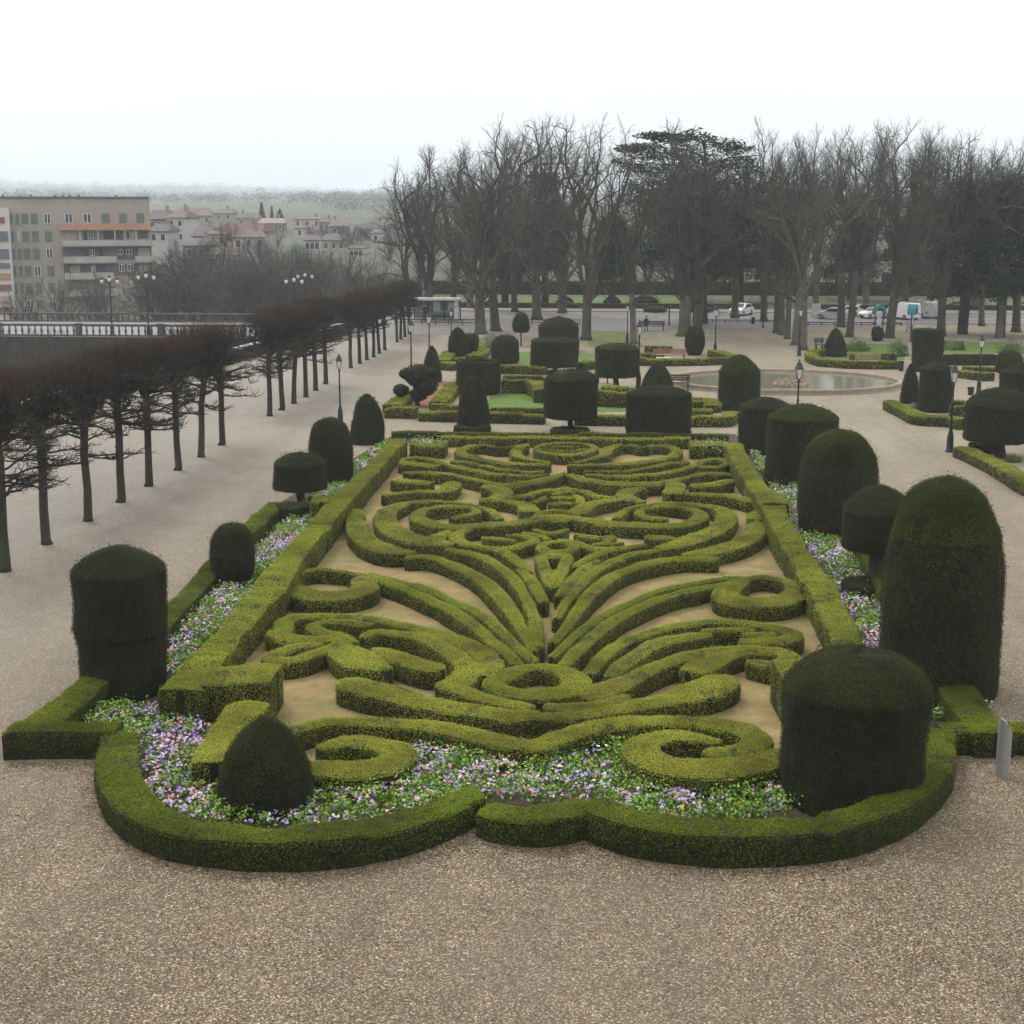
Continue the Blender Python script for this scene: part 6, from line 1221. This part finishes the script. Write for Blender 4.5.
# ---------------------------------------------------------------- vehicles
M_TYRE = plain('tyre', (.02, .02, .02), .85, .2, 5.0); M_HUB = plain('hub', (.35, .35, .36), .35, .1, 5.0, metal=.6); M_AUTOG = plain('car_glass', (.02, .025, .03), .08, .1, 1.0); M_LAMP = plain('head_lamp', (.75, .75, .72), .2, .05, 1.0); M_TAIL = plain('tail_lamp', (.4, .02, .02), .3, .05, 1.0)
def paint(n, c):
    t = NT(n); t.base(c, .3); t.b.inputs['Coat Weight'].default_value = .6; t.b.inputs['Specular IOR Level'].default_value = .5; return t.m
def vehicle(name, lab, cat, x, y, rot, col, prof, glass, L, W, scale=1.0, wheels=(.18, .80), rw=.32, z=.0):
    """prof: side outline (x, z) from the tail over the roof to the nose"""
    root = link(name, None, loc=(x, y, z), rotz=rot, scale=(scale,)*3); tag(root, lab, cat, 'vehicles on the road beyond the garden'); pr = np.array(prof, float); n = len(pr); zmx = pr[:, 1].max(); g = Geo(); rows = []
    for s in (-1, -.92, 0, .92, 1):
        for px_, pz in pr:
            inset = 1-.16*max(0, (pz-.85)/(zmx-.85+1e-6)) if pz > .85 else 1.0
            rows.append((px_*(1 if abs(s) < .95 else .985), s*W/2*inset*(1 if abs(s) < .95 else 1), pz-(0 if abs(s) < .95 else .03)))
    q = []
    for k in range(4):
        for i in range(n-1): q.append((k*n+i, k*n+i+1, (k+1)*n+i+1, (k+1)*n+i))
        q.append((k*n+n-1, k*n, (k+1)*n, (k+1)*n+n-1))
    g.add(rows, q); V = np.array(rows)
    bmf = [tuple(range(n)), tuple(range(4*n, 5*n))[::-1]]
    me = mesh_of(g, 'body', [col], False); bm = bmesh.new(); bm.from_mesh(me); bm.verts.ensure_lookup_table()
    for f in bmf: bm.faces.new([bm.verts[i] for i in f])
    bmesh.ops.recalc_face_normals(bm, faces=bm.faces); bm.to_mesh(me); bm.free(); link('body', me, root)
    for gl in glass:
        p = np.array(gl, float)
        if p.shape[1] == 2:                                   # side windows on both flanks
            for s in (-1, 1):
                V = []
                for px_, pz in p:
                    ins = 1-.16*max(0, (pz-.85)/(zmx-.85)); V += [(px_, s*(W/2*ins+.012), pz)]
                for px_, pz in p:
                    ins = 1-.16*max(0, (pz-.85)/(zmx-.85)); V += [(px_, s*(W/2*ins-.03), pz)]
                m = len(p); g = Geo(); tri = [(0, i, i+1) for i in range(1, m-1)]; g.add(V, [(i, (i+1) % m, m+(i+1) % m, m+i) for i in range(m)], tri+[(m+a, m+c, m+b_) for a, b_, c in tri]); obj('side_window', g, M_AUTOG, root)
        else:
            (x0, z0, w0), (x1, z1, w1) = p; nx, nz = (z0-z1), (x1-x0); l = math.hypot(nx, nz); nx, nz = nx/l*.02, nz/l*.02
            if nz < 0: nx, nz = -nx, -nz
            V = [(x0+nx, -w0, z0+nz), (x0+nx, w0, z0+nz), (x1+nx, w1, z1+nz), (x1+nx, -w1, z1+nz), (x0-nx, -w0, z0-nz), (x0-nx, w0, z0-nz), (x1-nx, w1, z1-nz), (x1-nx, -w1, z1-nz)]
            g = Geo(); g.add(V, [(0, 1, 2, 3), (7, 6, 5, 4), (0, 4, 5, 1), (1, 5, 6, 2), (2, 6, 7, 3), (3, 7, 4, 0)]); obj('windscreen', g, M_AUTOG, root)
    for f in wheels:
        for s in (-1, 1):
            a = np.linspace(0, 2*math.pi, 17)[:-1]; wx = -L/2+f*L
            def disc(r, y0, y1):
                gg = Geo(); V = [(wx+r*math.cos(t), y0, rw+r*math.sin(t)) for t in a]+[(wx+r*math.cos(t), y1, rw+r*math.sin(t)) for t in a]+[(wx, y0, rw), (wx, y1, rw)]; gg.add(V, [(i, (i+1) % 16, 16+(i+1) % 16, 16+i) for i in range(16)], [(32, (i+1) % 16, i) for i in range(16)]+[(33, 16+i, 16+(i+1) % 16) for i in range(16)]); return gg
            w_ = obj('wheel', disc(rw, s*(W/2-.2), s*(W/2+.02)), M_TYRE, root); obj('rim', disc(rw*.6, s*(W/2+.021), s*(W/2+.035)), M_HUB, w_)
    for s in (-1, 1):
        g = Geo(); g.box((L/2-.16, s*W*.36-.16, .60), (L/2+.012, s*W*.36+.16, .76)); obj('headlight', g, M_LAMP, root); g = Geo(); g.box((-L/2-.012, s*W*.38-.1, .65), (-L/2+.1, s*W*.38+.1, .9)); obj('tail_light', g, M_TAIL, root)
    g = Geo(); g.box((L/2-.1, -W*.3, .3), (L/2+.03, W*.3, .5)); obj('bumper', g, M_TYRE, root)
    return root
CAR = [(-2.1, .28), (-2.12, .75), (-2.02, .98), (-1.72, 1.06), (-1.25, 1.42), (-.6, 1.50), (.2, 1.47), (.95, 1.02), (1.75, .86), (2.05, .72), (2.1, .45), (2.08, .26)]
CGL = [[(-1.45, 1.02), (-1.12, 1.36), (.12, 1.38), (.75, 1.02)], [(.98, 1.02, .66), (.26, 1.44, .56)], [(-1.70, 1.08, .64), (-1.28, 1.41, .56)]]
VAN = [(-2.4, .3), (-2.42, 1.0), (-2.38, 2.0), (-2.2, 2.15), (1.0, 2.15), (1.35, 2.05), (1.85, 1.25), (2.3, 1.05), (2.42, .8), (2.42, .3)]
VGL = [[(.55, 1.25), (.55, 1.9), (1.2, 1.9), (1.6, 1.25)], [(1.86, 1.3, .78), (1.38, 2.02, .70)]]
def veh(kind, lab, u, vb, ang, col, nm, k=1.0):
    b = P(u, vb)
    k *= .82
    if kind == 'car': vehicle('parked_car', lab, 'car', b[0], b[1], ang, col, CAR, CGL, 4.2, 1.75, k)
    else: vehicle('delivery_van', lab, 'van', b[0], b[1], ang, col, VAN, VGL, 4.84, 2.0, k, rw=.34)
WP = paint('white_car_paint', (.75, .75, .74)); DP = paint('dark_car_paint', (.03, .035, .045)); SP = paint('silver_car_paint', (.42, .44, .46)); GP = paint('grey_van_paint', (.35, .36, .37)); GRP = paint('green_car_paint', (.03, .06, .06))
veh('car', 'white car facing the camera on the road beyond the massive trunk', 741, 315, -2.05, WP, '', 1.0); veh('car', 'silver car parked beside the white notice board', 832, 319, 2.7, SP, '', .95); veh('car', 'white car half hidden by a black trunk', 848, 316, 3.0, WP, '', .9); veh('car', 'dark green car between two tree trunks', 861, 316, 3.3, GRP, '', 1.0); veh('car', 'white car nose showing left of the first canopy', 873, 318, -2.6, WP, '', .9)
veh('van', 'white van parked behind the second canopy', 902, 319, 2.1, WP, '', .95); veh('van', 'grey van with a tall box body right of the second canopy', 925, 317.5, 1.75, GP, '', .98)
# ---------------------------------------------------------------- people
M_COAT = plain('dark_coat', (.03, .03, .04), .85, .2, 8.0); M_SKIN = plain('skin', (.45, .30, .23), .6, .08, 8.0); M_HAIR = plain('dark_hair', (.03, .022, .018), .7, .2, 8.0); M_JEAN = plain('pale_trousers', (.32, .33, .36), .85, .15, 8.0)
def person(lab, b, rot, J, edges, coat):
    me = bpy.data.meshes.new('body'); names = list(J); me.from_pydata([J[n][:3] for n in names], [(names.index(a), names.index(c)) for a, c in edges], [])
    root = link('person', None, loc=b, rotz=rot); tag(root, lab, 'person'); o = link('body', me, root); md = o.modifiers.new('skin', 'SKIN'); sv = me.skin_vertices
    if not sv: me.skin_vertices.new() if hasattr(me.skin_vertices, 'new') else None
    if me.skin_vertices:
        for k, nme in enumerate(names): r = J[nme][3]; me.skin_vertices[0].data[k].radius = (r, r*.85); me.skin_vertices[0].data[k].use_root = (nme == 'pelvis')
    s = o.modifiers.new('sub', 'SUBSURF'); s.levels = 1; s.render_levels = 1; me.materials.append(coat); h = J['head']; g = Geo(); g.lathe([(.02, -.12), (.07, -.1), (.095, -.02), (.1, .05), (.08, .11), (.02, .135)], 12, h[:3], sy=1.12); hd = obj('head', g, M_SKIN, root, True); g = Geo(); g.lathe([(.106, .02), (.112, .07), (.09, .125), (.02, .15)], 12, (h[0], h[1]+.015, h[2]), sy=1.12); obj('hair', g, M_HAIR, root, True)
    g = Geo(); g.lathe([(.02, -.02), (.018, 0), (.004, .025)], 6, (h[0], h[1]-.11, h[2]-.01)); obj('nose', g, M_SKIN, root)
    return o
ST = {'pelvis': (0, 0, .95, .15), 'chest': (0, 0, 1.3, .18), 'neck': (0, 0, 1.48, .065), 'head': (0, 0, 1.62, .06), 'ls': (-.19, 0, 1.40, .075), 'rs': (.19, 0, 1.40, .075), 'le': (-.25, .02, 1.12, .055), 're': (.25, .02, 1.12, .055), 'lw': (-.26, -.06, .86, .042), 'rw': (.26, -.06, .86, .042), 'lh': (-.1, 0, .88, .1), 'rh': (.1, 0, .88, .1), 'lk': (-.11, -.04, .5, .07), 'rk': (.11, .06, .5, .07), 'la': (-.11, -.02, .09, .05), 'ra': (.11, .16, .09, .05), 'lt': (-.12, -.17, .04, .04), 'rt': (.12, .02, .04, .04)}
E = [('pelvis', 'chest'), ('chest', 'neck'), ('neck', 'head'), ('chest', 'ls'), ('ls', 'le'), ('le', 'lw'), ('chest', 'rs'), ('rs', 're'), ('re', 'rw'), ('pelvis', 'lh'), ('lh', 'lk'), ('lk', 'la'), ('la', 'lt'), ('pelvis', 'rh'), ('rh', 'rk'), ('rk', 'ra'), ('ra', 'rt')]
try:
    person('person in a dark coat walking by the bus shelter', P(425, 322), .4, ST, E, M_COAT)
    SI = dict(ST); SI.update({'pelvis': (0, 0, .58, .15), 'chest': (0, 0, .92, .18), 'neck': (0, -.02, 1.1, .065), 'head': (0, -.03, 1.25, .06), 'ls': (-.19, 0, 1.02, .075), 'rs': (.19, 0, 1.02, .075), 'le': (-.24, -.08, .76, .055), 're': (.24, -.08, .76, .055), 'lw': (-.14, -.32, .66, .042), 'rw': (.14, -.32, .66, .042), 'lh': (-.1, -.05, .56, .1), 'rh': (.1, -.05, .56, .1), 'lk': (-.12, -.46, .53, .07), 'rk': (.12, -.46, .53, .07), 'la': (-.12, -.48, .09, .05), 'ra': (.12, -.46, .09, .05), 'lt': (-.12, -.63, .04, .04), 'rt': (.12, -.62, .04, .04)})
    person('person in dark clothes sitting on the long bench by the slim dark tree', P(646, 331)+np.array((0, .02, 0)), .0, SI, E, M_COAT)
except Exception as ex: print('person failed', ex)

# ---------------------------------------------------------------- the palace the garden is seen from (behind the viewpoint)
M_PAL = plain('palace_stone', (.30, .26, .21), .9, .15, .5)
root = link('palace', None, loc=(0, -2.5, 0)); tag(root, 'long stone palace front from whose upper window the garden is seen', 'building')
g = Geo(); g.box((-48, -14, 0), (48, 0, 17)); obj('wall', g, M_PAL, root)
g = Geo(); V = [(-49, -15, 17.02), (49, -15, 17.02), (49, 1, 17.02), (-49, 1, 17.02), (-44, -7, 22.5), (44, -7, 22.5)]; g.add(V, [(0, 1, 5, 4), (2, 3, 4, 5), (3, 2, 1, 0)], [(1, 2, 5), (3, 0, 4)]); obj('roof', g, M_SLATE, root)
for r in range(2):
    for k in range(16):
        x = -45+k*6; z = 2+r*7.2; q = Geo(); q.box((x-.9, .003, z), (x+.9, .10, z+3.6)); w_ = obj('window', q, M_WFR, root); q = Geo(); q.box((x-.75, .102, z+.15), (x+.75, .12, z+3.45)); obj('pane', q, M_GLASS, w_)

# fallen leaves drifted along the hedges and under the trees
M_FALL = foliage('fallen_leaf', [(.05, .03, .015), (.10, .065, .03), (.17, .12, .06)], big=1.0, vary=.2)
g = Geo(); rl = np.random.default_rng(31); pts = []
for u, v in BASES[:8]:
    b = P(u, v); pts.append(b[:2]+rl.normal(size=(260, 2))*np.array((1.6, 1.8)))
fr = [P(u, v)[:2] for u, v in ((95, 770), (110, 815), (150, 850), (210, 868), (280, 874), (350, 870), (420, 860), (470, 842), (500, 848), (560, 848), (590, 845), (640, 862), (720, 872), (800, 868), (870, 852), (920, 825), (948, 790), (960, 762), (1015, 762))]+[P(u, v)[:2] for u, v in ((2, 765), (90, 765))]
for a, b in zip(fr[:-1], fr[1:]):
    L = np.linalg.norm(b-a); m = int(L*45); t_ = rl.random(m)[:, None]; pts.append(a+(b-a)*t_+np.column_stack([rl.normal(size=m)*.12, -np.abs(rl.normal(size=m))*.32+.08]))
pts.append(np.column_stack([rl.uniform(-14, 14, 900), rl.uniform(19, 28, 900)])); pts = np.vstack(pts)
g.leaves(np.column_stack([pts, np.full(len(pts), .012)]), np.tile((0, 0, 1.0), (len(pts), 1)), .05, up=1.0, rnd=.25, m=0)
struct(obj('fallen_leaves', g, M_FALL), 'dead leaves scattered on the gravel', 'stuff')
